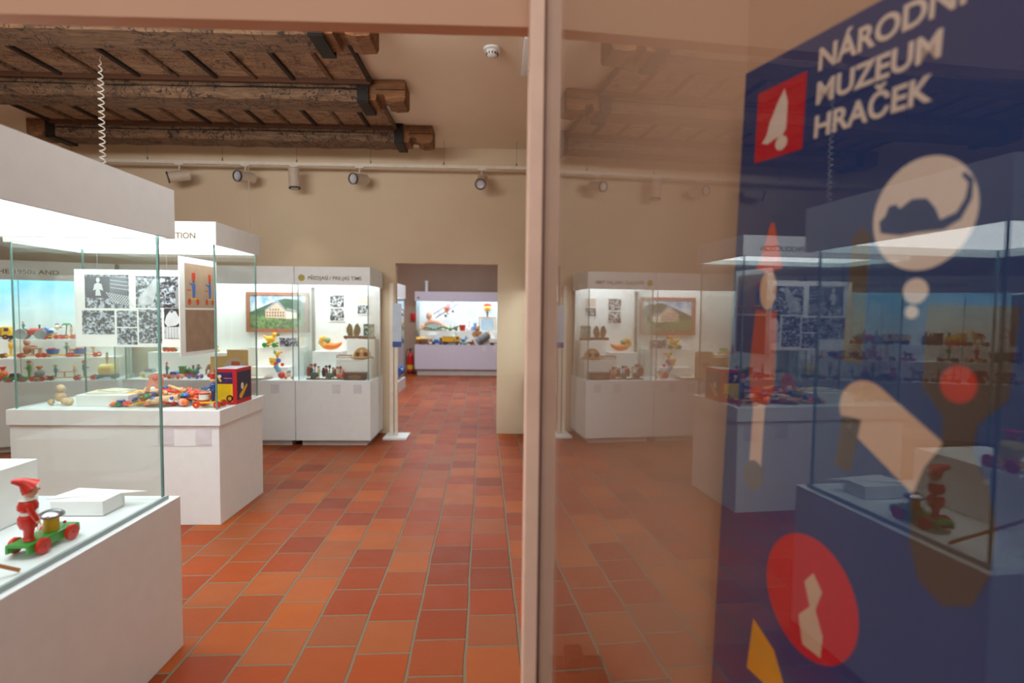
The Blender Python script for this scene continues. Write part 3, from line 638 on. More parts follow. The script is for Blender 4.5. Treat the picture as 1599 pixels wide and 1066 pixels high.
def k_loco(t, c):     # body, boiler, wheels
    MB().b2(-0.1, 0.1, -0.035, 0.035, 0.03, 0.045).build('frame', G(c[0]), t)
    MB().cyl((-0.03, 0, 0.078), (0.095, 0, 0.078), 0.033, n=18).build('boiler', G(c[1]), t)
    MB().b2(-0.095, -0.03, -0.038, 0.038, 0.045, 0.135, 0.003).b2(-0.105, -0.02, -0.045, 0.045, 0.135, 0.145, 0.002).build('cab', G(c[0]), t)
    MB().lathe([(0.012, 0), (0.01, 0.03), (0.018, 0.05)], (0.07, 0, 0.105), 12).build('chimney', G(CBK), t)
    MB().lathe([(0.012, 0), (0.012, 0.015), (0.004, 0.025)], (0.02, 0, 0.108), 12).build('dome', G(c[2]), t)
    wheels(t, (-0.065, 0.0, 0.065), 0.07, 0.026, c[2], 0.01)
def k_palm(t, c):     # deck, wheels, figure, leaves
    z = cart(t, 0.12, 0.06, c[0], c[1]); person(t, 0.02, z, 0.11, c[2], c[3], 'cone', arms=False)
    MB().cyl((-0.03, 0, z), (-0.02, 0, z+0.11), 0.005, n=8).build('stem', G(CBR), t)
    m = MB()
    for i in range(6):
        a = PI/3*i; m.tube([(-0.02, 0, z+0.11), (-0.02+0.025*math.cos(a), 0.025*math.sin(a), z+0.13), (-0.02+0.05*math.cos(a), 0.05*math.sin(a), z+0.11)], 0.006, 6, [0.004, 0.009, 0.002])
    m.build('leaves', G(c[3] if False else CGR), t)
def k_house(t, c):    # wall, roof, wheels
    z = cart(t, 0.19, 0.09, c[2], c[2])
    MB().b2(-0.075, 0.075, -0.04, 0.04, z, z+0.06).build('wall', G(c[0]), t)
    m = MB(); m.prism([(-0.05, z+0.06), (0.05, z+0.06), (0, z+0.10)], 'x', -0.085, 0.085); m.build('roof', G(c[1]), t)
    MB().b2(-0.05, -0.03, -0.0415, -0.039, z+0.02, z+0.045).b2(0.03, 0.05, -0.0415, -0.039, z+0.02, z+0.045).build('window', G(CBK), t)
def k_ball(t, c):     # deck, wheels, ball, topping
    z = cart(t, 0.12, 0.08, c[0], c[1]); MB().sph((0, 0, z+0.04), 0.042, n=18).build('ball', G(c[2]), t)
    MB().lathe([(0.012, 0), (0.03, 0.035), (0.026, 0.035), (0.008, 0.005)], (0.0, 0, z+0.078), 14).build('cup', G(c[3]), t)
def k_elephant(t, c):
    m = MB(); m.sph((0, 0, 0.09), 0.05, (1.3, 0.9, 1)).sph((0.065, 0, 0.11), 0.034); m.tube([(0.09, 0, 0.105), (0.112, 0, 0.07), (0.11, 0, 0.04), (0.122, 0, 0.03)], 0.01, 8, [0.015, 0.012, 0.009, 0.007])
    m.build('body', G(c[0]), t)
    for s in (-1, 1): MB().sph((0.05, s*0.034, 0.115), 0.026, (0.9, 0.25, 1.1)).build('ear', G(c[0]), t)
    for x in (-0.035, 0.035):
        for s in (-1, 1): MB().cyl((x, s*0.025, 0.02), (x, s*0.025, 0.07), 0.017, n=10).build('leg', G(c[0]), t)
    MB().sph((0, 0, 0.115), 0.042, (0.8, 1.02, 0.7)).build('blanket', G(c[2]), t)
    wheels(t, (-0.04, 0.045), 0.07, 0.024, c[1])
def k_sign(t, c):
    MB().lathe([(0.04, 0), (0.04, 0.012), (0.01, 0.016)]).build('foot', G(CWH), t)
    MB().cyl((0, 0, 0.01), (0, 0, 0.10), 0.005, n=8).build('post', G(CWH), t)
    m = MB(); m.prism([(-0.07, 0.10), (0.07, 0.10), (0, 0.215)], 'y', -0.006, 0.0); m.build('red_triangle', G(CRD), t, smooth=False)
    m = MB(); m.prism([(-0.045, 0.113), (0.045, 0.113), (0, 0.187)], 'y', -0.008, -0.0061); m.build('white_triangle', G(CWH), t, smooth=False)
def k_plane(t, c):
    MB().lathe([(0.02, -0.16), (0.045, -0.05), (0.055, 0.08), (0.03, 0.14)], (0, 0, 0), 16, Matrix.Rotation(PI/2, 3, 'Y')).build('fuselage', G(c[0]), t)
    for z in (-0.03, 0.07):
        m = MB(); m.b2(0.0, 0.10, -0.34, 0.34, z, z+0.014, 0.004); m.build('wing', G(c[1]), t)
    for s in (-1, 1):
        MB().cyl((0.05, s*0.22, -0.03), (0.05, s*0.22, 0.07), 0.006, n=8).build('strut', G(CBK), t)
        MB().cyl((0.08, s*0.09, -0.10), (0.08, s*0.12, -0.10), 0.035, n=14).build('wheel', G(CBK), t)
    MB().b2(-0.16, -0.10, -0.11, 0.11, 0, 0.01).b2(-0.16, -0.10, -0.005, 0.005, 0, 0.09).build('tail', G(c[1]), t)
    MB().box((0.15, 0, 0), (0.01, 0.03, 0.2)).build('propeller', G(CYL), t)
def k_tablefig(t, c):  # seated bear-like figure at a desk
    z = cart(t, 0.18, 0.07, c[0], c[1])
    MB().sph((-0.03, 0, z+0.05), 0.036, (0.9, 0.9, 1.3)).sph((-0.03, 0, z+0.118), 0.028).sph((-0.045, 0.02, z+0.142), 0.01).sph((-0.045, -0.02, z+0.142), 0.01).build('body', G(c[2]), t)
    MB().b2(0.0, 0.09, -0.03, 0.03, z+0.055, z+0.064).b2(0.07, 0.08, -0.03, 0.03, z, z+0.055).b2(0.01, 0.02, -0.03, 0.03, z, z+0.055).build('desk', G(c[3]), t)
    MB().tube([(-0.02, 0.03, z+0.08), (0.02, 0.03, z+0.08), (0.045, 0.01, z+0.075)], 0.009, 8).build('arm', G(c[2]), t)
def k_bookend(t, c):   # two upright lobed wings on a base
    MB().b2(-0.10, 0.10, -0.045, 0.045, 0.006, 0.035, 0.005).build('base', G(CBR), t)
    for x in (-0.08, 0.08): MB().sph((x, -0.02, 0.006), 0.01, n=8).build('foot', G(CBR), t)
    for s in (-1, 1):
        m = MB(); m.prism([(s*0.012, 0.036), (s*0.055, 0.036), (s*0.075, 0.08), (s*0.075, 0.12), (s*0.045, 0.175), (s*0.02, 0.15), (s*0.008, 0.10)], 'y', -0.015, 0.012); m.build('wing', G(c[0]), t)
    MB().sph((0, -0.01, 0.07), 0.016, (0.8, 0.8, 1.6)).build('figure', G((196, 168, 110)), t)
def k_frame(t, c):
    MB().b2(-0.07, 0.07, -0.03, 0.03, 0, 0.03, 0.004).build('base', G(CBR), t)
    MB().b2(-0.055, 0.055, -0.006, 0.006, 0.03, 0.165).build('plaque', photo_mat(8, (0.9, 0.95, 0.85), 40), t, smooth=False)
    MB().b2(-0.06, 0.06, -0.004, 0.008, 0.03, 0.17).build('frame', G((170, 160, 130)), t, smooth=False)
def k_clock(t, c):
    MB().lathe([(0.13, 0), (0.13, 0.012)], n=28).build('base', G((170, 128, 84)), t)
    m = MB(); m.prism([(0.095*math.cos(PI*i/20), 0.012+0.11*math.sin(PI*i/20)) for i in range(21)], 'y', -0.03, 0.03); m.build('arch', G((196, 158, 110)), t)
    for s in (-1, 1): MB().cyl((s*0.045, -0.034, 0.045), (s*0.045, -0.03, 0.045), 0.026, n=18).build('inlay', G(CBR), t)
    MB().cyl((0, -0.034, 0.085), (0, -0.03, 0.085), 0.018, n=16).build('inlay', G((226, 196, 150)), t)
def k_group(t, c):    # cut-out painted figures on a small stand
    MB().b2(-0.07, 0.07, -0.02, 0.02, 0, 0.01, 0.002).build('stand', G(CBR), t)
    person(t, -0.03, 0.01, 0.13, c[0], c[1], 'brim'); person(t, 0.035, 0.01, 0.115, c[2], c[3], 'cap')
    MB().sph((0.0, -0.015, 0.04), 0.028, (1.4, 0.6, 1)).build('basket', G(c[4]), t)
    MB().cyl((0.0, 0.005, 0.01), (0.0, 0.005, 0.12), 0.004, n=8).sph((0.0, 0.005, 0.125), 0.014, (1, .6, 1.3)).build('flower', G(c[1]), t)
    MB().sph((-0.055, 0.0, 0.07), 0.026, (.7, .4, 1.8)).build('leaf_fan', G(c[1]), t)
def k_carvedbox(t, c):
    MB().b2(-0.11, 0.11, -0.05, 0.05, 0, 0.065, 0.003).build('body', G((96, 62, 40)), t)
    MB().b2(-0.115, 0.115, -0.054, 0.054, 0.065, 0.08, 0.003).build('lid', G((112, 76, 50)), t)
    m = MB(); m.prism(ell(0, 0.034, 0.07, 0.022, 24), 'y', -0.053, -0.05); m.build('carving', G((138, 96, 60)), t)
def k_dish(t, c):      # duck-shaped orange dish
    m = MB(); m.sph((0.02, 0, 0.055), 0.055, (1.75, 0.8, 0.75)); m.tube([(0.09, 0, 0.06), (0.14, 0, 0.085), (0.155, 0, 0.105)], 0.02, 10, [0.035, 0.018, 0.005]); m.build('body', G((238, 132, 40)), t)
    m = MB(); m.tube([(-0.05, 0, 0.06), (-0.085, 0, 0.10), (-0.07, 0, 0.145), (-0.04, 0, 0.15)], 0.03, 12, [0.03, 0.034, 0.036, 0.03]); m.build('neck', G((244, 186, 84)), t)
    MB().sph((-0.01, 0, 0.125), 0.035, (1, 0.5, 1)).build('green_wing', G((150, 186, 110)), t)
def k_book(t, c):
    MB().b2(-0.075, 0.075, -0.05, 0.05, 0, 0.004).b2(-0.075, 0.075, -0.05, 0.05, 0.028, 0.032).b2(-0.077, -0.073, -0.05, 0.05, 0, 0.032).build('cover', G((110, 28, 34)), t)
    MB().b2(-0.072, 0.07, -0.046, 0.046, 0.004, 0.028).build('pages', G((226, 214, 190)), t)
def k_clown(t, c):
    MB().sph((0, 0, 0.05), 0.045).build('body', G(CRD), t); MB().sph((0.075, 0, 0.06), 0.038).build('head', G(SKN), t)
    MB().cyl((-0.03, 0, 0.09), (-0.075, 0, 0.17), 0.028, 0.03, 12).build('blue_cone', G((120, 170, 200)), t)
    MB().sph((0.13, 0, 0.02), 0.018).sph((0.05, 0.0, 0.018), 0.018).build('foot', G(COR), t); MB().sph((0.085, 0, 0.092), 0.03, (1, 1, 0.7)).build('hair', G(CGY), t)
def k_duckcart(t, c):
    m = MB(); m.prism([(-0.10, 0.04), (-0.115, 0.13), (0.0, 0.12), (0.01, 0.03), (-0.07, 0.012)], 'y', -0.03, 0.03); m.build('yellow_body', G(CYL), t)
    MB().b2(-0.095, -0.05, -0.032, -0.03, 0.07, 0.078).build('stripe', G(CBK), t)
    for (x, z, r, cc) in ((0.03, 0.09, 0.036, CBL), (-0.005, 0.035, 0.034, CRD), (0.09, 0.03, 0.026, CRD)): MB().cyl((x, -0.042, z), (x, -0.03, z), r, n=20).build('wheel', G(cc), t)
    MB().sph((0.0, 0, 0.185), 0.03, (1.3, 0.8, 1)).sph((0.03, 0, 0.215), 0.02).build('duck', G(CYL), t); MB().cyl((0.045, 0, 0.21), (0.085, 0, 0.215), 0.013, 0.006, 8).build('beak', G(COR), t)
    MB().cyl((0, 0, 0.125), (0, 0, 0.16), 0.014, n=8).build('neck', G(CRD), t); MB().cyl((-0.03, 0, 0.2), (-0.05, 0, 0.25), 0.03, 0.004, 10).build('green_hat', G(CGR), t)
def k_platter(t, c):
    MB().lathe([(0.16, 0), (0.19, 0.008), (0.17, 0.008)], n=28).build('sheet', G((150, 120, 96)), t); MB().b2(-0.18, 0.1, -0.09, 0.08, 0.012, 0.016).build('paper', G((226, 226, 220)), t)
def k_teddy(t, c):
    m = MB(); m.sph((0, 0, 0.10), 0.085, (1, 0.8, 1.15)).sph((0, 0, 0.24), 0.07).sph((-0.05, 0, 0.30), 0.025).sph((0.05, 0, 0.30), 0.025); m.sph((0, -0.06, 0.23), 0.028); m.build('body', G(c[0], 0.9), t)
    for s in (-1, 1):
        MB().tube([(s*0.07, 0, 0.16), (s*0.12, -0.03, 0.11), (s*0.13, -0.06, 0.07)], 0.03, 10).build('arm', G(c[0], 0.9), t)
        MB().tube([(s*0.05, 0, 0.04), (s*0.09, -0.08, 0.035), (s*0.10, -0.12, 0.05)], 0.035, 10).build('leg', G(c[0], 0.9), t)
def k_bucket(t, c): MB().lathe([(0.06, 0), (0.08, 0.13), (0.075, 0.13), (0.055, 0.01)]).build('pail', G(c[0]), t); MB().tube([(-0.08, 0, 0.13), (-0.06, 0, 0.2), (0, 0, 0.23), (0.06, 0, 0.2), (0.08, 0, 0.13)], 0.005, 6).build('handle', G(CWH), t)
def k_can(t, c):
    r_ = Matrix.Rotation(math.radians(55), 3, 'Y'); MB().lathe([(0.09, 0), (0.10, 0.01), (0.10, 0.34), (0.09, 0.35)], (-0.15, 0, 0.075), 22, r_).build('drum', G(c[0], 0.3), t)
    MB().lathe([(0.104, 0.09), (0.104, 0.11)], (-0.15, 0, 0.075), 22, r_).build('band', G((96, 100, 104)), t)
def k_bricks(t, c):
    MB().b2(-0.15, 0.15, -0.06, 0.06, 0, 0.07, 0.004).build('body', G(CBR), t); MB().b2(-0.13, 0.13, -0.05, 0.05, 0.07, 0.12, 0.02).build('load', G((156, 118, 84)), t); wheels(t, (-0.09, 0.09), 0.13, 0.03, CBK)
def k_dragon(t, c):
    pts = [(-0.55+0.1*i, 0, 0.06+0.035*math.sin(i*1.3)+0.004*i) for i in range(12)]
    MB().tube(pts, 0.03, 10, [0.02]+[0.035]*9+[0.04, 0.02]).build('body', G((96, 150, 84)), t)
    for p in pts[1:-1]: MB().sph((p[0], -0.03, p[2]+0.02), 0.016, n=8).build('spot', G((230, 220, 190)), t)
def k_rocker(t, c):
    m = MB(); m.tube([(-0.2, 0, 0.12), (-0.07, 0, 0.2), (0.1, 0, 0.16), (0.3, 0, 0.05)], 0.05, 10, [0.05, 0.08, 0.06, 0.03]); m.sph((-0.11, 0, 0.34), 0.085, (0.8, 0.7, 1.2)); m.tube([(-0.08, 0, 0.22), (-0.1, 0, 0.3)], 0.04, 8); m.build('body', G((214, 160, 130)), t)
    m = MB(); m.prism([(0.2*math.cos(PI*i/16), 0.02+0.13*math.sin(PI*i/16)) for i in range(17)], 'y', -0.10, -0.06); m.build('dome', G((190, 206, 220)), t)
    MB().b2(-0.25, 0.3, -0.06, 0.06, 0, 0.02).build('board', G(WO), t)
def k_clownface(t, c):
    MB().cyl((0, 0, 0), (0, 0, 0.14), 0.02, n=10).build('stem', G(CBK), t); MB().sph((0, 0, 0.22), 0.095).build('head', G((244, 200, 90)), t)
    MB().lathe([(0.09, 0.0), (0.1, 0.03), (0.06, 0.07)], (0, 0, 0.25)).build('hair', G(CRD), t); MB().sph((0, -0.08, 0.18), 0.045, (1.2, 0.6, 0.8)).build('mouth', G(COR), t)
def k_rack(t, c):
    for x in (-0.2, 0.2): MB().cyl((x, 0, 0), (x, 0, 0.32), 0.014, n=8).build('post', G(WO), t)
    MB().b2(-0.22, 0.22, -0.02, 0.02, 0.32, 0.35).build('bar', G(WO), t); MB().b2(-0.16, 0.16, -0.012, 0.0, 0.02, 0.31).build('slate', G((170, 190, 204)), t)

def place(kind, label, cat, loc, c, rz=0, scale=1.0, group=None, name=None):
    t = T(name or cat.replace(' ', '_'), label, cat, loc, rz, group, scale)
    globals()['k_'+kind](t, c); return t
A20 = math.radians(20)
OC = Vector((-3.87-2.4*math.cos(A20), 5.665-2.4*math.sin(A20), 0))
def pc(u, v, z): return (OC.x+u*math.cos(A20)-v*math.sin(A20), OC.y+u*math.sin(A20)+v*math.cos(A20), z+0.001)
gC = 'pull-along toys in the angled corner case'
Zd, Z1, Z2 = 0.684, 0.90, 1.08
CT = [
 ('ball', 'orange ball toy with red cup at the left end of the corner case deck', 'pull toy', (1.43, .10, Zd), (CRD, CGY, COR, CRD)),
 ('car', 'dark green toy car on the corner case deck, beside the orange ball toy', 'toy car', (1.545, .07, Zd), (CGR, CBK, CRD)),
 ('fig', 'green toy drummer with dark hat on the deck of the corner case', 'pull toy', (1.60, .17, Zd), (COR, CBK, CGR, CBR, 'brim')),
 ('ball', 'grey-green ball toy with orange cup on the corner case deck', 'pull toy', (1.72, .09, Zd), (WO, CRD, CGY, COR)),
 ('two', 'large toy with green-hatted and yellow-hatted figures sawing on a long deck', 'pull toy', (1.91, .13, Zd), (WO, CBR, CTE, CGR, WO, CYL)),
 ('fig', 'toy figure with wide red hat and dark blue-green coat on a red-wheeled cart', 'pull toy', (2.10, .08, Zd), (WO, CRD, CTE, CRD, 'brim')),
 ('barrel', 'yellow barrel toy with a rider on a blue cart, right end of the corner case', 'pull toy', (2.27, .13, Zd), (CBL, CTE, (240, 210, 110), WO, CGY)),
 ('fig', 'yellow toy figure with black hat on a yellow cart, low left tier', 'pull toy', (1.42, .33, Z1), (CYL, CBR, CYL, CBK, 'cap')),
 ('tablefig', 'brown toy bear sitting at a wooden desk on red wheels', 'pull toy', (1.57, .33, Z1), (WO, CRD, (190, 110, 80), (204, 150, 96))),
 ('tub', 'toy man in dark clothes behind a blue tub on a yellow cart, middle tier', 'pull toy', (1.80, .33, Z1), (CYL, CRD, CTE, CGR, CBL)),
 ('tub', 'blue tub toy on a pale yellow cart, right of the other blue tub', 'pull toy', (2.03, .33, Z1), ((240, 200, 120), CRD, WO, CRD, CBL)),
 ('truck', 'yellow toy truck on the top tier of the corner case', 'toy truck', (1.24, .50, Z2), (CYL, CYL, CBK)),
 ('tractor', 'red and grey toy road roller with driver on the top tier', 'toy road roller', (1.51, .50, Z2), (CRD, CGY)),
 ('palm', 'small toy figure under a palm on a yellow cart, top tier right', 'pull toy', (1.84, .50, Z2), (CYL, CRD, WO, CRD)),
 ('fig', 'blue and white toy figure on a red-wheeled cart, right end of the top tier', 'pull toy', (2.15, .50, Z2), (CYL, CRD, CWH, CBL, 'cone')),
 ('bird', 'white toy bird with blue wing on a cart on the top tier, middle', 'pull toy', (1.70, .50, Z2), (CYL, CRD, CWH, CBL, COR)),
 ('loco', 'dark toy locomotive on the top tier, far left part of the corner case', 'toy train', (0.86, .50, Z2), (CBK, CBR, CBK)),
 ('horse', 'yellow toy horse with rider saddle on a cart, left part of the top tier', 'pull toy', (0.40, .50, Z2), (WO, CBR, CYL, CBR, CRD)),
 ('sign', 'red-edged triangular toy road sign at the left end of the corner case', 'toy road sign', (0.12, .50, Z2), ()),
 ('loco', 'yellow toy train engine with red dome, left part of the top tier', 'toy train', (0.62, .50, Z2), (CYL, CYL, CRD)),
 ('house', 'cream toy house on wheels with brown roof, left part of the deck', 'pull toy', (0.34, .10, Zd), ((226, 190, 150), CBR, CBR)),
 ('elephant', 'red toy elephant on the deck, left half of the corner case', 'pull toy', (0.60, .12, Zd), (CRD, CRD, CBR)),
 ('fig', 'dark green toy figure in front of the red roof, left half of the corner case', 'pull toy', (0.78, .33, Z1), (CBR, CBK, CGR, CRD, 'cap')),
 ('two', 'long brown toy with two figures on the left half of the corner case deck', 'pull toy', (0.90, .12, Zd), (CBR, CBK, CRD, CBR, CBR, CRD)),
 ('horse', 'brown toy horse on a cart on the corner case deck, near its middle', 'pull toy', (1.20, .10, Zd), (CBR, CRD, (190, 140, 100), CBK)),
 ('dog', 'small brown toy dog on red wheels, low tier left of the yellow figure', 'pull toy', (1.18, .33, Z1), (CBR, CBK, CRD)),
 ('fig', 'red toy figure with cone hat on the low tier, left half of the corner case', 'pull toy', (0.50, .33, Z1), (CYL, CRD, CRD, CYL, 'cone')),
 ('car', 'orange toy car at the left end of the corner case deck', 'toy car', (0.12, .10, Zd), (COR, CWH, CBK)),
 ('truck', 'brown toy truck on the low tier, left end of the corner case', 'toy truck', (0.20, .33, Z1), (CBR, CRD, CBK)),
 ('dog', 'pale toy dog on red wheels between the two blue tub toys', 'pull toy', (1.915, .36, Z1), (WO, CBR, CRD)),
]
random.seed(5)
for k, lb, ct, (u, v, z), c in CT:
    place(k, lb, ct, pc(u, v, z), c, A20+random.choice((0, 0, PI))+random.uniform(-.12, .12), 0.8 if k == 'two' else 1.0, gC)
gD = 'toys in the wall case with the painting'
for k, lb, ct, loc, c, sc in [
 ('car', 'white toy car with yellow wheels at the left end of the painting case', 'toy car', (-3.66, 5.86, .685), (CWH, CGY, CYL), 1.15),
 ('fig', 'small toy rider with cone hat beside the white toy car', 'pull toy', (-3.49, 5.86, .685), (CRD, CRD, CTE, CRD, 'cone'), .8),
 ('loco', 'dark green toy locomotive behind the case corner edge', 'toy train', (-3.32, 5.93, .685), (CGR, (60, 90, 80), CRD), .8),
 ('car', 'pink toy racing car on the painting case deck', 'toy car', (-3.36, 5.77, .685), (CPK, CBL, CRD), .9),
 ('bird', 'small blue and red toy bird cart right of the pink toy car', 'pull toy', (-3.17, 5.80, .685), (CRD, CBL, CTE, CGR, COR), .9),
 ('loco', 'small green toy engine with red wheels, left on the tier', 'toy train', (-3.62, 6.13, .941), (CGR, WO, CRD), .7),
 ('dog', 'small green toy animal with red wheels, middle of the tier', 'pull toy', (-3.42, 6.13, .941), (CGR, CYL, CRD), .85),
 ('fig', 'thin red toy figure on the tier above the pink toy car', 'pull toy', (-3.27, 6.13, .941), (CRD, CRD, CRD, CBK, 'cap'), .6),
 ('house', 'pale yellow toy house on wheels, right part of the tier', 'pull toy', (-3.13, 6.1, .941), ((230, 224, 160), CGR, CYL), .55),
 ('elephant', 'brown patched toy elephant on red wheels', 'pull toy', (-3.02, 5.92, .685), ((170, 124, 90), CRD, CBR), 1.0)]:
    place(k, lb, ct, loc, c, random.uniform(-.2, .2)+(PI if k in ('elephant', 'dog') else 0), sc, gD)
place('bird', 'yellow wooden rooster with green wheels below the framed painting', 'wooden rooster', (-2.51, 6.12, 1.001), (CYL, CGR, CYL, CYL, CBK), 0, 1.1)
place('duckcart', 'yellow duck toy with blue and red discs on the painting case steps', 'wooden duck', (-2.39, 5.99, .801), (), 0, .72)
place('clown', 'red ball-bodied toy with a blue cone lying on the painting case deck', 'wooden clown toy', (-2.27, 5.80, .685), (), 0, .85)
place('platter', 'thin brown sheet with papers lying on the painting case deck', 'papers', (-2.56, 5.83, .685), (), .1, .9)
gE = 'keepsakes in the lettered case'
place('bookend', 'bronze winged wooden bookend on the upper step of the lettered case', 'bookend', (-1.60, 6.13, 1.101), ((120, 98, 60),))
place('frame', 'small framed relief on a wooden foot, right end of the upper step', 'relief', (-1.43, 6.13, 1.101), ())
place('dish', 'orange duck-shaped wooden dish with a yellow neck', 'wooden duck', (-1.87, 6.10, .966), (), 0, .95)
place('book', 'thin dark red book lying on the middle step of the lettered case', 'book', (-1.65, 5.96, .901), ())
place('clock', 'half-round wooden clock case with dark inlays on a round base', 'wooden clock', (-1.465, 5.97, .901), (), 0, .95)
place('group', 'painted wooden group with a red tulip hat, leftmost of the three groups', 'wooden figure group', (-1.92, 5.79, .685), ((70, 70, 52), (150, 60, 50), (200, 186, 150), (60, 66, 48), (60, 70, 50)), 0, 1.2)
place('group', 'painted wooden group in green skirt, middle of the three groups', 'wooden figure group', (-1.765, 5.79, .685), ((160, 50, 40), (60, 44, 40), (110, 120, 90), CBK, (80, 90, 60)), .1, 1.1)
place('group', 'painted wooden group in cream and red, rightmost of the three groups', 'wooden figure group', (-1.655, 5.80, .685), ((220, 200, 170), (150, 60, 50), (196, 80, 56), WO, (190, 90, 60)), -.1, 1.0)
place('carvedbox', 'dark carved wooden box on the lettered case deck', 'wooden box', (-1.49, 5.79, .685), ())

# prints on the back panels
def print_(label, x0, x1, z0, z1, y, mats, cat='photograph', group=None, white=True):
    t = T('photograph', label, cat, ((x0+x1)/2, y, z0), 0, group)
    w_, h_ = x1-x0, z1-z0
    MB().b2(-w_/2, w_/2, -0.006, 0, 0, h_).build('board', WHITE_M if white else G(CGY), t, smooth=False)
    n = len(mats); g = 0.012
    for i, mt in enumerate(mats):
        a = g+(h_-g)*i/n
        MB().b2(-w_/2+g, w_/2-g, -0.0075, -0.006, a, a+(h_-g)/n-g).build('image', mt, t, smooth=False)
    return t
print_('tall pair of black and white photographs in the lettered case', -1.90, -1.72, 1.29, 1.60, 6.232, [photo_mat(1), photo_mat(2)])
print_('black and white photograph with red heading, right side of the lettered case', -1.59, -1.44, 1.37, 1.60, 6.232, [photo_mat(3), G((214, 196, 184))])
print_('small dark photograph below the framed painting', -2.41, -2.18, 1.00, 1.12, 6.082, [photo_mat(4, (0.9, 0.9, 1.0))])
# framed painting
t = T('painting', 'framed painting of a long farmhouse on a green hillside', 'painting', (-2.815, 6.215, 1.165))
PW, PH = 0.70, 0.45
FRM = M((164, 108, 82), 0.5)
m = MB(); m.b2(0, PW, -0.02, 0, 0, 0.04); m.b2(0, PW, -0.02, 0, PH-0.035, PH); m.b2(0, 0.04, -0.02, 0, 0.04, PH-0.035); m.b2(PW-0.04, PW, -0.02, 0, 0.04, PH-0.035); m.build('frame', FRM, t, smooth=False)
def skyp():
    m_, nt, b, L = nmat('painted_sky'); L.new(ramp(nt, noise(nt, 9, 4), [(0.4, (120, 164, 206)), (0.55, (196, 214, 230)), (0.7, (240, 240, 240))]), b.inputs['Base Color']); return m_
def grass():
    m_, nt, b, L = nmat('painted_meadow'); L.new(ramp(nt, noise(nt, 24, 5), [(0.35, (74, 104, 66)), (0.55, (118, 146, 92)), (0.7, (150, 166, 118))]), b.inputs['Base Color']); return m_
def pl(name, pts, mat, k): plate(name, pts, mat, 0.0008, 0.004+k*0.0008, t)
pl('sky', [(0.04, 0.04), (PW-0.04, 0.04), (PW-0.04, PH-0.035), (0.04, PH-0.035)], skyp(), 0)
pl('hill', [(0.04, 0.22), (0.14, 0.27), (0.28, 0.33), (0.42, 0.38), (0.55, 0.37), (PW-0.04, 0.33), (PW-0.04, 0.1), (0.04, 0.1)], M((70, 98, 74), 0.6, var=0.3), 1)
pl('meadow', [(0.04, 0.04), (PW-0.04, 0.04), (PW-0.04, 0.19), (0.4, 0.165), (0.04, 0.2)], grass(), 2)
pl('house_wall', [(0.21, 0.165), (0.44, 0.15), (0.44, 0.24), (0.335, 0.345), (0.21, 0.25)], M((214, 186, 160), 0.6), 3)
pl('house_wall', [(0.44, 0.15), (0.56, 0.16), (0.56, 0.22), (0.44, 0.24)], M((236, 226, 206), 0.6), 3)
pl('roof', [(0.20, 0.25), (0.34, 0.36), (0.355, 0.355), (0.45, 0.245), (0.435, 0.24), (0.34, 0.33), (0.21, 0.24)], M((150, 150, 160), 0.6), 4)
pl('roof', [(0.44, 0.235), (0.57, 0.215), (0.55, 0.25), (0.45, 0.275)], M((150, 156, 150), 0.6), 4)
for r_ in range(3):
    for c_ in range(7 if r_ < 2 else 4):
        x = 0.225+c_*0.03+(0.035 if r_ == 2 else 0); z = 0.178+r_*0.034
        pl('window', [(x, z), (x+0.012, z), (x+0.012, z+0.018), (x, z+0.018)], M((70, 66, 70), 0.4), 5)
pl('path', [(0.30, 0.04), (0.34, 0.04), (0.50, 0.13), (0.60, 0.16), (0.48, 0.135)], M((120, 110, 100), 0.6), 4)

# orange printed card behind the box, on the painting case deck
t = T('folded_card', 'orange printed folded card with a pale half circle behind the toy box', 'card', (-2.80, 5.76, .685))
m = MB(); m.prism([(-0.19, 0), (0.20, 0), (0.20, 0.31), (-0.02, 0.31), (-0.02, 0.245), (-0.19, 0.235)], 'y', 0, 0.006); m.build('sheet', M((250, 204, 130), 0.6), t, smooth=False)
plate('half_circle', [(0.06+0.115*math.cos(PI*i/20), 0.11+0.115*math.sin(PI*i/20)) for i in range(21)], CREAM, 0.001, 0, t)
plate('orange_mark', [(0.02, 0.13), (0.12, 0.13), (0.11, 0.185), (0.03, 0.19)], G(COR), 0.001, 0.0012, t)

# ------------------------------------------------------------------ centre case contents
Zb = 0.756
def board(label, loc, rz, W_, H_, images, hang):
    t = T('photo_panel', label, 'photo panel', loc, rz)
    MB().b2(0, W_, 0, 0.008, -H_, 0).build('board', WHITE_M, t, smooth=False)
    for (a, b, c, d, mt) in images: MB().b2(a*W_, b*W_, -0.0012, 0, -d*H_, -c*H_).build('image', mt, t, smooth=False)
    for x in hang: MB().cyl((x*W_, 0.004, 0), (x*W_, 0.004, 1.855-loc[2]), 0.001, n=6).build('hanging_wire', G(CGY), t)
    return t
PM = [photo_mat(10+i, (0.92, 0.97, 1.03), 34) for i in range(7)]
B1 = board('white panel of black and white workshop photographs hanging in the centre case', (-2.975, 3.93, 1.682), 0, 0.80, 0.545, [
    (0.09, 0.47, 0.07, 0.50, PM[0]), (0.53, 0.93, 0.08, 0.49, PM[1]), (0.06, 0.34, 0.53, 0.84, PM[2]), (0.36, 0.535, 0.53, 0.74, PM[3]),
    (0.36, 0.535, 0.755, 0.97, PM[4]), (0.55, 0.75, 0.51, 0.95, PM[5]), (0.77, 0.95, 0.51, 0.89, PM[6])], (0.2, 0.8))
def im(pts, mat, k=1): plate('image_detail', pts, mat, 0.0006, 0.0012+0.0006*k, B1)
LG, DG, MG = M((214, 218, 222), 0.5), M((46, 48, 54), 0.5), M((120, 124, 130), 0.5)
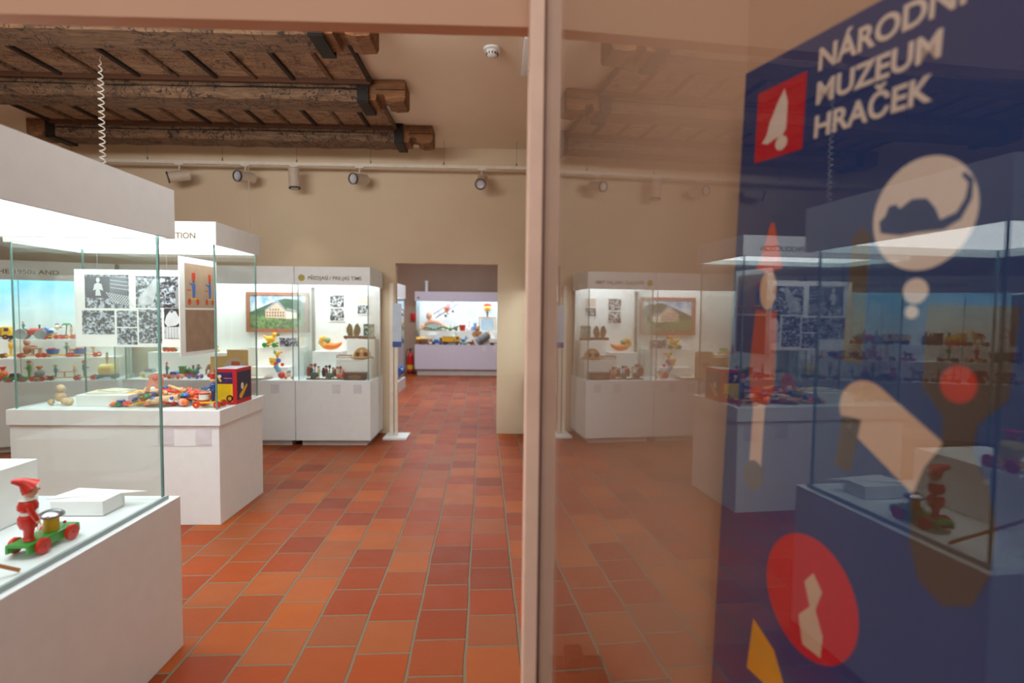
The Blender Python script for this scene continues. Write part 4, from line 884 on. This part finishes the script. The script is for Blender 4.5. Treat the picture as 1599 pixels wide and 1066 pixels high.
im([(0.075, -0.05), (0.245, -0.05), (0.245, -0.20), (0.075, -0.20)], M((70, 76, 84), 0.5, var=.2), 0)
im([(0.245, -0.05), (0.37, -0.05), (0.37, -0.26), (0.245, -0.20)], M((104, 112, 122), 0.5, var=.2), 0)
im(ell(0.165, -0.075, 0.013, 0.017, 14), LG, 1); im([(0.13, -0.15), (0.14, -0.105), (0.165, -0.092), (0.19, -0.105), (0.20, -0.15), (0.175, -0.14), (0.185, -0.185), (0.145, -0.185), (0.15, -0.14)], LG, 1)
for r_ in range(6):
    for c_ in range(9): im(ell(0.225+c_*0.017+r_*0.008-0.02*(r_ > 9), -0.165-r_*0.013-c_*0.003, 0.0052, 0.005, 8), LG, 1)
for r_ in range(3):
    for c_ in range(10): im(ell(0.255+c_*0.012, -0.075-r_*0.026-c_*0.0015, 0.004, 0.004, 6), LG, 1)
im([(0.62, -0.37), (0.635, -0.32), (0.66, -0.285), (0.70, -0.29), (0.735, -0.36), (0.70, -0.39), (0.64, -0.40)], LG, 1)
im([(0.62, -0.27), (0.76, -0.27), (0.76, -0.40), (0.62, -0.40)], M((52, 54, 58), .5, var=.2), 0); im(ell(0.672, -0.288, 0.012, 0.014, 12), MG, 2)
im([(0.62, -0.40), (0.76, -0.40), (0.76, -0.48), (0.62, -0.48)], LG, 1)
for r_ in range(7):
    for c_ in range(7): im(ell(0.628+c_*0.02, -0.405-r_*0.0115, 0.004, 0.0022, 6), DG, 3)
im([(0.70, -0.26), (0.70, -0.15), (0.725, -0.10), (0.742, -0.10), (0.742, -0.26)], M((150, 150, 156), 0.5, var=.15), 1)
im([(0.44, -0.20), (0.56, -0.06), (0.60, -0.06), (0.54, -0.24), (0.45, -0.255)], M((196, 200, 206), 0.5, var=.3), 1)
TANP = M((176, 148, 122), 0.5); TANQ = M((150, 118, 94), 0.5, var=0.15)
B2_ = board('second hanging panel with colour drawings of a toy drummer, turned sideways', (-2.075, 3.63, 1.755), math.radians(88), 0.44, 0.66, [(0.13, 0.93, 0.06, 0.51, TANP), (0.13, 0.93, 0.53, 0.96, TANQ)], (0.2, 0.8))
def dr(pts, c): plate('drawing', pts, G(c), 0.0006, 0.0012, B2_)
for x0, s_ in ((0.155, 1.0), (0.35, 0.8)):
    dr([(x0-0.02*s_, -0.10), (x0+0.02*s_, -0.10), (x0+0.02*s_, -0.145), (x0-0.02*s_, -0.145)], CRD); dr(ell(x0, -0.158, 0.014*s_, 0.014, 12), (120, 70, 50))
    dr([(x0-0.02*s_, -0.172), (x0+0.02*s_, -0.172), (x0+0.018*s_, -0.235), (x0+0.012*s_, -0.27), (x0-0.014*s_, -0.27)], CBL)
    dr([(x0-0.065*s_, -0.272), (x0+0.06*s_, -0.272), (x0+0.06*s_, -0.282), (x0-0.065*s_, -0.282)], CYL)
    for dx in (-0.05, 0.045): dr(ell(x0+dx*s_, -0.295, 0.018*s_, 0.024, 16), CRD)
    dr([(x0-0.075*s_, -0.215), (x0-0.03*s_, -0.215), (x0-0.03*s_, -0.222), (x0-0.075*s_, -0.222)], CRD); dr([(x0-0.015, -0.19), (x0-0.05, -0.175), (x0-0.05, -0.168), (x0-0.015, -0.176)], CBL)

# drummer on a yellow cart
t = T('toy_drummer', 'wooden drummer in red tall hat and blue coat on a yellow cart with red wheels', 'pull toy', (-1.915, 3.66, Zb), 0)
MB().b2(-0.06, 0.075, -0.035, 0.035, 0.03, 0.042, 0.002).build('deck', G(CYL), t); wheels(t, (-0.06, 0.075), 0.072, 0.024, CRD, 0.012, hub=CYL)
person(t, 0.03, 0.042, 0.17, (40, 84, 160), CRD, 'tall', legs=(36, 56, 110), arms=False)
for s in (-1, 1): MB().tube([(0.03, s*0.02, 0.145), (0.0, s*0.035, 0.125), (-0.03, s*0.02, 0.13)], 0.006, 8).sph((-0.033, s*0.02, 0.13), 0.007, n=8).build('arm', G((40, 84, 160)), t)
dm = MB().lathe([(0.032, 0), (0.032, 0.045)], (-0.03, 0, 0.048), 20).build('drum', G(CWH), t)
for z in (0.045, 0.09): MB().lathe([(0.034, 0), (0.034, 0.008)], (-0.03, 0, z), 20).build('drum_hoop', G(CRD), dm)
# the printed toy box
t = T('toy_box', 'red cardboard toy box with yellow window and dark blue picture sides', 'box', (-1.86, 3.885, Zb), math.radians(0))
BR = M((196, 34, 44), 0.4)
c8 = MB(); c8.b2(-0.075, 0.075, -0.115, 0.115, 0, 0.245, 0.001); c8.build('carton', BR, t, smooth=False)
MB().b2(-0.072, 0.072, -0.112, 0.112, 0.2455, 0.2465).build('lid_print', M((190, 180, 204), 0.4), t, smooth=False)
def bp(name, pts, mat, off=0.0): m = MB(); m.prism(pts, 'y', -0.1162-off, -0.115); m.build(name, mat, t, smooth=False)
def bs(name, pts, mat, off=0.0): m = MB(); m.prism(pts, 'x', 0.075, 0.0762+off); m.build(name, mat, t, smooth=False)
bp('blue_print', [(-0.068, 0.145), (0.05, 0.145), (0.05, 0.222), (-0.068, 0.222)], M((44, 48, 104), .4)); bp('yellow_print', [(-0.068, 0.02), (0.05, 0.02), (0.05, 0.142), (-0.068, 0.142)], M((240, 206, 30), .4))
bp('round_mark', ell(0.03, 0.042, 0.024, 0.024, 20), G(CBK), .0006); bp('round_mark', ell(0.03, 0.042, 0.013, 0.013, 16), G(CYL), .001)
bp('toy_print', [(-0.06, 0.205), (-0.045, 0.205), (-0.02, 0.16), (-0.035, 0.155)], G(CYL), .0006); bp('toy_print', ell(-0.035, 0.195, 0.011, 0.011, 12), G(CWH), .001); bp('line_print', [(-0.01, 0.18), (0.045, 0.18), (0.045, 0.184), (-0.01, 0.184)], G(CPK), .0006)
bs('dark_print', [(-0.10, 0.03), (0.105, 0.03), (0.105, 0.222), (-0.10, 0.222)], M((40, 42, 74), .4))
bs('toy_print', [(-0.07, 0.04), (-0.04, 0.035), (0.05, 0.115), (0.04, 0.13), (-0.075, 0.06)], G(CYL), .0006); bs('toy_print', ell(-0.03, 0.12, 0.02, 0.024, 14), G(CWH), .001)
# white block with papers, wooden ball figure, flat sheets
t = T('plinth_block', 'low white block at the left of the toy parts heap, under the cream papers', 'display block', (-2.62, 3.80, Zb)); MB().b2(-0.17, 0.17, -0.13, 0.13, 0, 0.075, 0.002).build('block', WHITE_M, t, smooth=False)
o = MB().box((0, 0, 0.006), (0.24, 0.16, 0.01), 0.2).box((0.02, 0.01, 0.016), (0.16, 0.12, 0.008), -0.3).build('papers', M((226, 220, 198), .6)); o.location = (-2.64, 3.79, Zb+0.076); tag(o, 'cream folded papers lying on the low white block', 'papers')
t = T('ball_figure', 'plain wooden figure made of turned balls, left of the white block', 'wooden figure', (-2.93, 3.72, Zb)); WN = M((206, 176, 140), .5)
MB().sph((0, 0, 0.055), 0.033).build('torso', WN, t); MB().sph((0.005, 0, 0.11), 0.028).build('head', WN, t)
for x, y, z, r in ((-0.045, -0.02, 0.022, 0.02), (0.05, -0.025, 0.03, 0.024), (0.075, -0.02, 0.022, 0.02), (0.04, 0.03, 0.022, 0.022)): MB().sph((x, y, z), r).build('limb', WN, t)
for i, (x, y, rz, c, lb) in enumerate([(-2.22, 4.02, .2, (120, 110, 92), 'dark printed sheet lying behind the toy parts heap'), (-2.10, 4.0, -.05, (222, 220, 210), 'white sheet fanned over the darker sheets behind the heap'), (-2.32, 4.05, 0.5, (160, 150, 130), 'grey-brown sheet under the fanned sheets, left')]):
    m = MB(); m.b2(-0.17, 0.17, -0.09, 0.09, 0, 0.003); o = m.build('printed_sheet', M(c, .6)); o.location = (x, y, Zb+0.006+0.022*(2-i)); o.rotation_euler = (math.radians(7), math.radians(5), rz); tag(o, lb, 'sheet')
m = MB(); m.prism([(-0.12, 0), (0.13, 0), (0.02, 0.05)], 'y', -0.002, 0.002); o = m.build('paper_tent', M((240, 238, 232), .6)); o.location = (-2.15, 4.10, Zb+0.03); tag(o, 'white peaked paper standing behind the heap', 'paper')
t = T('back_papers', 'row of grey papers along the rear left of the centre case', 'papers', (-2.55, 4.08, Zb)); MB().box((0, 0, 0.01), (0.26, 0.1, 0.016), 0.05).build('sheet', M((170, 176, 178), .6), t); MB().box((0.06, 0.0, 0.026), (0.12, 0.07, 0.012), -0.2).build('sheet', M((210, 120, 90), .6), t)

# heap of loose wooden toy parts
def pk_peg(m): m.lathe([(0.008, -0.04), (0.014, -0.03), (0.010, 0.0), (0.014, 0.03), (0.009, 0.045)], n=10); m.sph((0, 0, 0.055), 0.013, n=8)
def pk_ball(m): m.sph((0, 0, 0), 0.021, n=14); m.cyl((0, 0, 0.018), (0, 0, 0.026), 0.006, n=8)
def pk_cone(m): m.lathe([(0.022, -0.02), (0.018, -0.012), (0.006, 0.025), (0.002, 0.03)], n=12)
def pk_disc(m): m.lathe([(0.022, -0.006), (0.026, -0.003), (0.026, 0.003), (0.022, 0.006)], n=16); m.cyl((0, 0, 0.005), (0, 0, 0.010), 0.007, n=8)
def pk_slat(m): m.b2(-0.055, 0.055, -0.013, 0.013, -0.004, 0.004, 0.002); m.cyl((-0.04, 0, -0.006), (-0.04, 0, 0.006), 0.006, n=8)
def pk_dome(m): m.lathe([(0.028, 0), (0.027, 0.01), (0.017, 0.022), (0.004, 0.027)], n=14)
ZX = (('far left end', -2.56), ('left part', -2.44), ('left of the middle', -2.33), ('middle', -2.22), ('right part', -2.12), ('right end', 9))
def zone(x, y, z):
    a = next(n for n, v in ZX if x < v); return a, ('front' if y < 3.72 else 'centre' if y < 3.82 else 'rear'), ('on top' if z > 0.055 else 'low down')
names = {'peg': ('turned_peg', 'turned peg'), 'ball': ('wooden_ball', 'ball'), 'cone': ('wooden_cone', 'cone'), 'disc': ('wooden_disc', 'wheel disc'), 'slat': ('toy_plank', 'flat plank'), 'dome': ('wooden_dome', 'dome cap')}
cols = {'red': CRD, 'green': (40, 130, 70), 'blue': (44, 92, 170), 'yellow': CYL, 'natural wood': (220, 178, 130), 'white': CWH, 'orange': COR}
protos = {}
random.seed(21)
combos = ['peg/natural wood', 'peg/red', 'ball/red', 'cone/red', 'disc/orange', 'slat/natural wood', 'dome/green', 'ball/green', 'disc/yellow', 'slat/yellow', 'peg/blue', 'ball/white', 'cone/natural wood', 'disc/red', 'peg/natural wood', 'ball/red', 'dome/blue', 'slat/red', 'ball/orange', 'peg/white']
spots_ = []
def hz(x, y):
    d = ((x+2.27)/0.40)**2+((y-3.80)/0.17)**2; return 0.085*max(0, 1-d)
tries = 0
while len(spots_) < 150 and tries < 9000:
    tries += 1
    x = random.uniform(-2.64, -2.02) if random.random() < 0.9 else random.uniform(-2.0, -1.98); y = random.uniform(3.64, 3.96)
    d = ((x+2.32)/0.36)**2+((y-3.79)/0.17)**2
    if d > 1: continue
    lay = 0.022+hz(x, y)*random.random()
    if all((x-a)**2+(y-b)**2+((lay-c)*1.2)**2 > 0.034**2 for a, b, c in spots_): spots_.append((x, y, lay))
spots_.sort(key=lambda s: s[2])
for i, (x, y, z) in enumerate(spots_):
    cb = combos[random.randrange(len(combos))]; kd, cn = cb.split('/')
    if cb not in protos:
        m = MB(); globals()['pk_'+kd](m); o = m.build(names[kd][0], G(cols[cn])); protos[cb] = o
    else:
        o = protos[cb].copy(); COL.objects.link(o)
    o.location = (x, y, Zb+z); o.rotation_euler = (random.uniform(1.2, 1.9) if kd in ('peg', 'cone') else random.uniform(-.5, .5), random.uniform(-.3, .3), random.uniform(0, 6.28))
    za, zy, zz = zone(x, y, z); nm_ = (cn.replace(' wood', '-coloured'), names[kd][1])
    lb_ = '%s %s %s, %s of the toy heap, %s row' % (nm_[0], nm_[1], zz, za, zy)
    tag(o, lb_, 'wooden toy part', 'loose '+lb_)
t = T('toy_clown_board', 'flat orange wooden board figure with string lying on top of the heap', 'wooden toy part', (-2.36, 3.80, Zb+0.13), 0.3)
m = MB(); m.prism([(-0.05, -0.04), (0.05, -0.04), (0.06, 0.05), (0.03, 0.08), (-0.02, 0.07)], 'y', -0.006, 0.006); m.build('board', M((226, 130, 90), .5), t); MB().sph((0.01, -0.008, 0.045), 0.017, (1, .5, 1)).build('red_nose', G(CRD), t); MB().tube([(-0.04, -0.009, -0.03), (0.0, -0.009, 0.01), (0.05, -0.009, -0.02), (0.05, -0.009, 0.05)], 0.0025, 6).build('string', G(WO), t)
t = T('toy_leg_peg', 'long beige turned wooden limb across the front of the heap', 'wooden toy part', (-2.22, 3.665, Zb+0.05), 0.15)
m = MB(); m.lathe([(0.012, -0.10), (0.022, -0.07), (0.026, 0.0), (0.018, 0.08), (0.022, 0.10)], (0, 0, 0), 14, Matrix.Rotation(PI/2-0.15, 3, 'Y')); m.build('limb', M((218, 178, 140), .5), t); MB().sph((0.12, 0, -0.02), 0.026).build('joint', M((226, 160, 150), .5), t)

# ------------------------------------------------------------------ nearest case contents
Za = 0.637
t = T('green_cart_toy', 'green wheeled wooden toy with a red-suited pointed-hat figure and a silver bell', 'pull toy', (-1.452, 1.762, Za), math.radians(88))
GR = M((52, 156, 62), 0.3, var=.03); RD = M((214, 44, 30), 0.25, var=.03)
m = MB(); m.b2(-0.098, 0.098, -0.036, 0.036, 0.033, 0.042, 0.002); m.b2(-0.098, 0.098, -0.036, -0.028, 0.014, 0.034); m.b2(-0.098, 0.098, 0.028, 0.036, 0.014, 0.034); m.build('chassis', GR, t)
for x in (-0.055, 0.055):
    for s in (-1, 1):
        wl = MB().lathe([(0.022, -0.007), (0.0245, -0.005), (0.0245, 0.005), (0.022, 0.007)], (x, s*0.044, 0.0245), 28, Matrix.Rotation(PI/2, 3, 'X')).build('wheel', RD, t)
        MB().cyl((x, s*0.05, 0.0245), (x, s*0.053, 0.0245), 0.003, n=10).build('axle_pin', G((150, 50, 30)), wl)
m = MB()
for s in (-1, 1): m.lathe([(0.014, 0), (0.018, 0.004), (0.013, 0.012), (0.015, 0.035), (0.020, 0.07)], (-0.03, s*0.012, 0.042), 14)
m.lathe([(0.024, 0.045), (0.031, 0.065), (0.030, 0.085), (0.022, 0.095)], (-0.03, 0, 0.042), 20); m.build('trousers', RD, t)
MB().lathe([(0.0225, 0.093), (0.0235, 0.095), (0.0235, 0.103), (0.022, 0.105)], (-0.03, 0, 0.042), 20).build('white_belt', G(CWH), t)
MB().lathe([(0.021, 0.104), (0.030, 0.114), (0.031, 0.128), (0.024, 0.143), (0.010, 0.148)], (-0.03, 0, 0.042), 20).build('jacket', RD, t)
MB().lathe([(0.008, 0.142), (0.024, 0.146), (0.026, 0.149), (0.012, 0.156), (0.007, 0.160)], (-0.03, 0, 0.042), 20).build('ruff', G(CWH), t)
hd = MB().sph((-0.022, 0, 0.218), 0.021, (1.05, .95, 1.1), 18).sph((0.002, 0, 0.222), 0.005, n=8).build('head', G((238, 176, 146)), t)
for s in (-1, 1): MB().sph((-0.006, s*0.009, 0.222), 0.0022, n=8).build('eye', G(CBK), hd)
MB().sph((-0.028, 0, 0.226), 0.0215, (1, .98, .9), 16).build('hair', G((64, 34, 24)), t)
MB().tube([(-0.020, 0, 0.232), (-0.03, 0, 0.243), (-0.045, 0, 0.256), (-0.064, 0, 0.262), (-0.072, 0, 0.263)], 0.02, 16, [0.035, 0.026, 0.016, 0.010, 0.007]).build('pointed_hat', RD, t)
for s in (-1, 1):
    am = MB().tube([(-0.03, s*0.030, 0.172), (-0.022, s*0.036, 0.145), (-0.010, s*0.034, 0.118)], 0.009, 12, [0.011, 0.010, 0.008]).build('arm', RD, t)
    MB().sph((-0.007, s*0.033, 0.112), 0.0075, n=10).build('hand', G((238, 186, 156)), am)
    MB().tube([(-0.006, s*0.033, 0.108), (0.004, s*0.034, 0.10), (0.006, s*0.034, 0.075), (-0.008, s*0.034, 0.055), (-0.012, s*0.034, 0.08), (-0.006, s*0.033, 0.106)], 0.0014, 6).build('string', G((220, 200, 160)), am)
MB().lathe([(0.021, 0), (0.021, 0.045)], (0.028, 0, 0.042), 22).build('yellow_post', G((236, 190, 40)), t)
MB().lathe([(0.030, 0), (0.037, 0.003), (0.037, 0.007), (0.032, 0.013), (0.020, 0.019), (0.008, 0.021), (0.003, 0.0225)], (0.028, 0, 0.086), 28).build('silver_bell', M((176, 180, 188), 0.22, 0.95), t)
MB().sph((0.08, 0, 0.048), 0.005, n=8).build('peg', RD, t)
for o in list(t.children):
    if o.name.split('.')[0] in ('trousers', 'white_belt', 'jacket', 'ruff', 'head', 'hair', 'pointed_hat', 'arm'):
        q = Matrix.Translation((-0.055, 0, 0.042)) @ Matrix.Rotation(math.radians(-42), 4, 'Z') @ Matrix.Scale(0.87, 4) @ Matrix.Translation((0.03, 0, -0.042))
        o.matrix_basis = q
t = T('display_block', 'tall white display block in the near case behind the green cart toy', 'display block', (-1.705, 1.60, Za), 0); MB().b2(-0.35, 0, -0.09, 0.45, 0, 0.206, 0.002).build('block', WHITE_M, t, smooth=False)
t = T('display_block', 'low white display block at the far end of the near case', 'display block', (-1.61, 2.02, Za), 0); MB().b2(-0.03, 0.16, 0, 0.12, 0, 0.055, 0.002).build('block', WHITE_M, t, smooth=False)
m = MB(); m.prism([(0, 0), (0.29, 0.12), (0.02, 0.13)], 'z', 0, 0.003); o = m.build('folded_paper', WHITE_M, None, (-1.66, 2.03, Za+0.058)); o.rotation_euler = (0.0, 0.03, 0.0); tag(o, 'white pointed sheet of paper on the low white block', 'paper')
t = place('ball', 'yellow cart toy with red wheels and a pink knob on the tall white block', 'pull toy', (-1.765, 1.71, Za+0.207), (CYL, CRD, (214, 196, 90), (214, 60, 120)), PI/2, 1.0)
o = MB().tube([(0, 0, 0), (-0.085, -0.075, 0.072), (-0.16, -0.14, 0.136)], 0.0055, 10).build('wooden_stick', M((176, 112, 60), .45), None, (-1.375, 1.58, Za+0.006)); tag(o, 'thin brown wooden stick leaning in the near case beside the green cart', 'stick')
t = T('cane_rest', 'white wedge caption stand holding up the brown stick', 'display block', (-1.56, 1.495, Za)); m = MB(); m.prism([(-0.05, 0), (0.05, 0), (-0.05, 0.128)], 'y', -0.03, 0.03); m.build('wedge', WHITE_M, t, smooth=False)

# ------------------------------------------------------------------ far case contents
gF = 'toys in the case of the second room'
zF = 0.69
def ftier(x0, x1, y0, y1, h): MB().b2(x0+1.83, x1+1.83, y0-12.2, y1-12.2, zF, zF+h).build('tier', WHITE_M, CF, smooth=False)
ftier(-1.75, -0.95, 12.50, 12.75, 0.30); ftier(-0.90, 0.3, 12.50, 12.75, 0.31); ftier(-1.55, -1.38, 12.40, 12.50, 0.22); ftier(-1.05, -0.88, 12.4, 12.5, 0.16)
for k, lb, ct, loc, c, rz, sc in [
 ('plane', 'red and black toy biplane hung high in the far case', 'toy plane', (-1.12, 12.42, 1.50), (CRD, (110, 50, 70)), -1.9, 1.0),
 ('rocker', 'large skin-coloured toy figure with a pale dome, upper left of the far case', 'toy', (-1.45, 12.62, 1.0), (), 0, 1.0),
 ('dragon', 'long green jointed toy creature below the skin-coloured figure', 'toy', (-1.28, 12.53, 0.995), (), 0, .75),
 ('truck', 'yellow toy lorry in the front row of the far case', 'toy truck', (-1.02, 12.3, zF), (CYL, CYL, CBK), 0, 1.5),
 ('car', 'blue toy car at the front left of the yellow lorry', 'toy car', (-1.34, 12.3, zF), (CBL, CBL, CBK), 0, 1.4),
 ('bucket', 'bright red toy pail on the right-hand tier of the far case', 'toy pail', (-0.79, 12.56, 1.0), (CRD,), 0, 1.0),
 ('fig', 'brown and white toy figure beside the red pail', 'toy', (-0.64, 12.58, 1.0), (CWH, CRD, CWH, CBR, 'cap'), -1.5, 1.1),
 ('teddy', 'pale blue toy figure between pail and teddy bear', 'toy', (-0.50, 12.58, 1.0), ((90, 150, 210),), 0, .6),
 ('clownface', 'yellow clown head with red hair at the upper right of the far case', 'toy', (-0.22, 12.66, 1.32), (), 0, 1.0),
 ('rack', 'pale slate board on a wooden rack below the clown head', 'toy board', (-0.22, 12.66, 1.0), (), 0, .92),
 ('teddy', 'brown teddy bear sitting on the tier of the far case', 'teddy bear', (-0.44, 12.42, 0.86), ((176, 120, 70),), 0, .8),
 ('can', 'grey metal toy drum lying tilted in the far case', 'toy drum', (-0.30, 12.262, zF), ((130, 140, 144),), 0, .9),
 ('truck', 'red and white toy lorry at the right of the far case', 'toy truck', (0.0, 12.262, zF), (CWH, CRD, CBK, CWH), 0, 1.2),
 ('bricks', 'brown toy log wagon at the left of the far case', 'toy wagon', (-1.60, 12.36, zF), (), 0, 1.1),
 ('ball', 'red ball toy left of the grey drum', 'toy', (-0.545, 12.265, zF), (CWH, CRD, CRD, CPK), 0, .8),
 ('bird', 'small turquoise toy bird right of the yellow lorry', 'toy', (-0.74, 12.31, zF), (CTE, CTE, (60, 160, 200), CBL, COR), 0, 1.2),
 ('car', 'small brown toy car at the front left corner of the far case', 'toy car', (-1.66, 12.26, zF), (CBR, CBR, CBK), 0, .7),
 ('loco', 'dark toy engine on the small left block of the far case', 'toy train', (-1.20, 12.46, zF+0.0), (CBK, CBR, CRD), 0, 1.0),
 ('house', 'orange-roofed toy house at the very left of the far case, middle height', 'toy house', (-1.72, 12.45, 0.69), (COR, CYL, CRD), 0, 1.2),
 ('group', 'small toy couple with a flower in front of the log wagon', 'toy', (-1.48, 12.24, zF), (CPK, WO, CGR, CRD, CWH), 0, .9),
 ('tub', 'small toy figure with a green tub between yellow lorry and grey drum', 'toy', (-0.645, 12.25, zF), (WO, CBK, CWH, CBR, CGR), 0, .8),
 ('fig', 'tall skin-coloured toy figure beside the slate board', 'toy', (0.12, 12.6, 1.0), (WO, CBR, CPK, CBR, 'cap'), -1.5, 1.6),
 ('teddy', 'small pale brown toy bear sitting right of the brown teddy bear', 'teddy bear', (-0.20, 12.42, 0.861), ((226, 170, 120),), 0, .45),
 ('tractor', 'small red toy tractor on the left tier under the biplane', 'toy tractor', (-1.02, 12.60, 0.99), (CRD, CBK), 0, .8),
 ('loco', 'green toy engine at the right end of the far case deck', 'toy train', (0.34, 12.3, zF), (CGR, CGR, CBK), 0, 1.2),
 ('house', 'white toy house on the left tier of the far case', 'toy house', (-1.68, 12.6, 0.99), (CWH, COR, CYL), 0, .9)]:
    o_ = place(k, lb, ct, (loc[0], loc[1], loc[2]+0.001), c, rz, sc, gF)
    if k == 'plane': o_.rotation_euler = (0.55, 0.35, -1.75)
MB().cyl((-1.12+1.83, 0.22, 1.58), (-1.12+1.83, 0.22, 1.695), 0.002, n=6).build('hanging_wire', G(CGY), CF)
tier2 = MB().b2(-0.56+1.83, -0.05+1.83, 0.12, 0.29, zF, zF+0.17).build('tier', WHITE_M, CF, smooth=False)
tier3 = MB().b2(-0.34+1.83, -0.1+1.83, 0.5, 0.55, 1.0, 1.32).build('tier', WHITE_M, CF, smooth=False)
place('house', 'blue-roofed toy house at the foot of the tall glass showcase', 'toy house', (-1.95, 9.42, 0.271), (CWH, CBL, COR), 0, .9)
place('barrel', 'orange and yellow toy at the foot of the tall glass showcase', 'toy', (-2.15, 9.45, 0.271), (CYL, COR, COR, CYL, CBL), 0, .9)
place('plane', 'small pink toy plane hanging in the tall glass showcase', 'toy plane', (-1.95, 9.7, 1.48), (CPK, (120, 100, 170)), 0.3, .6)
MB().cyl((0.50, 0.45, 1.49), (0.50, 0.45, 1.705), 0.002, n=6).build('hanging_wire', G(CGY), CH)
place('fig', 'pale blue standing doll in the tall glass showcase', 'doll', (-2.0, 9.8, 0.271), (CWH, CBL, (190, 206, 224), CBR, 'cap'), 0, 3.6)
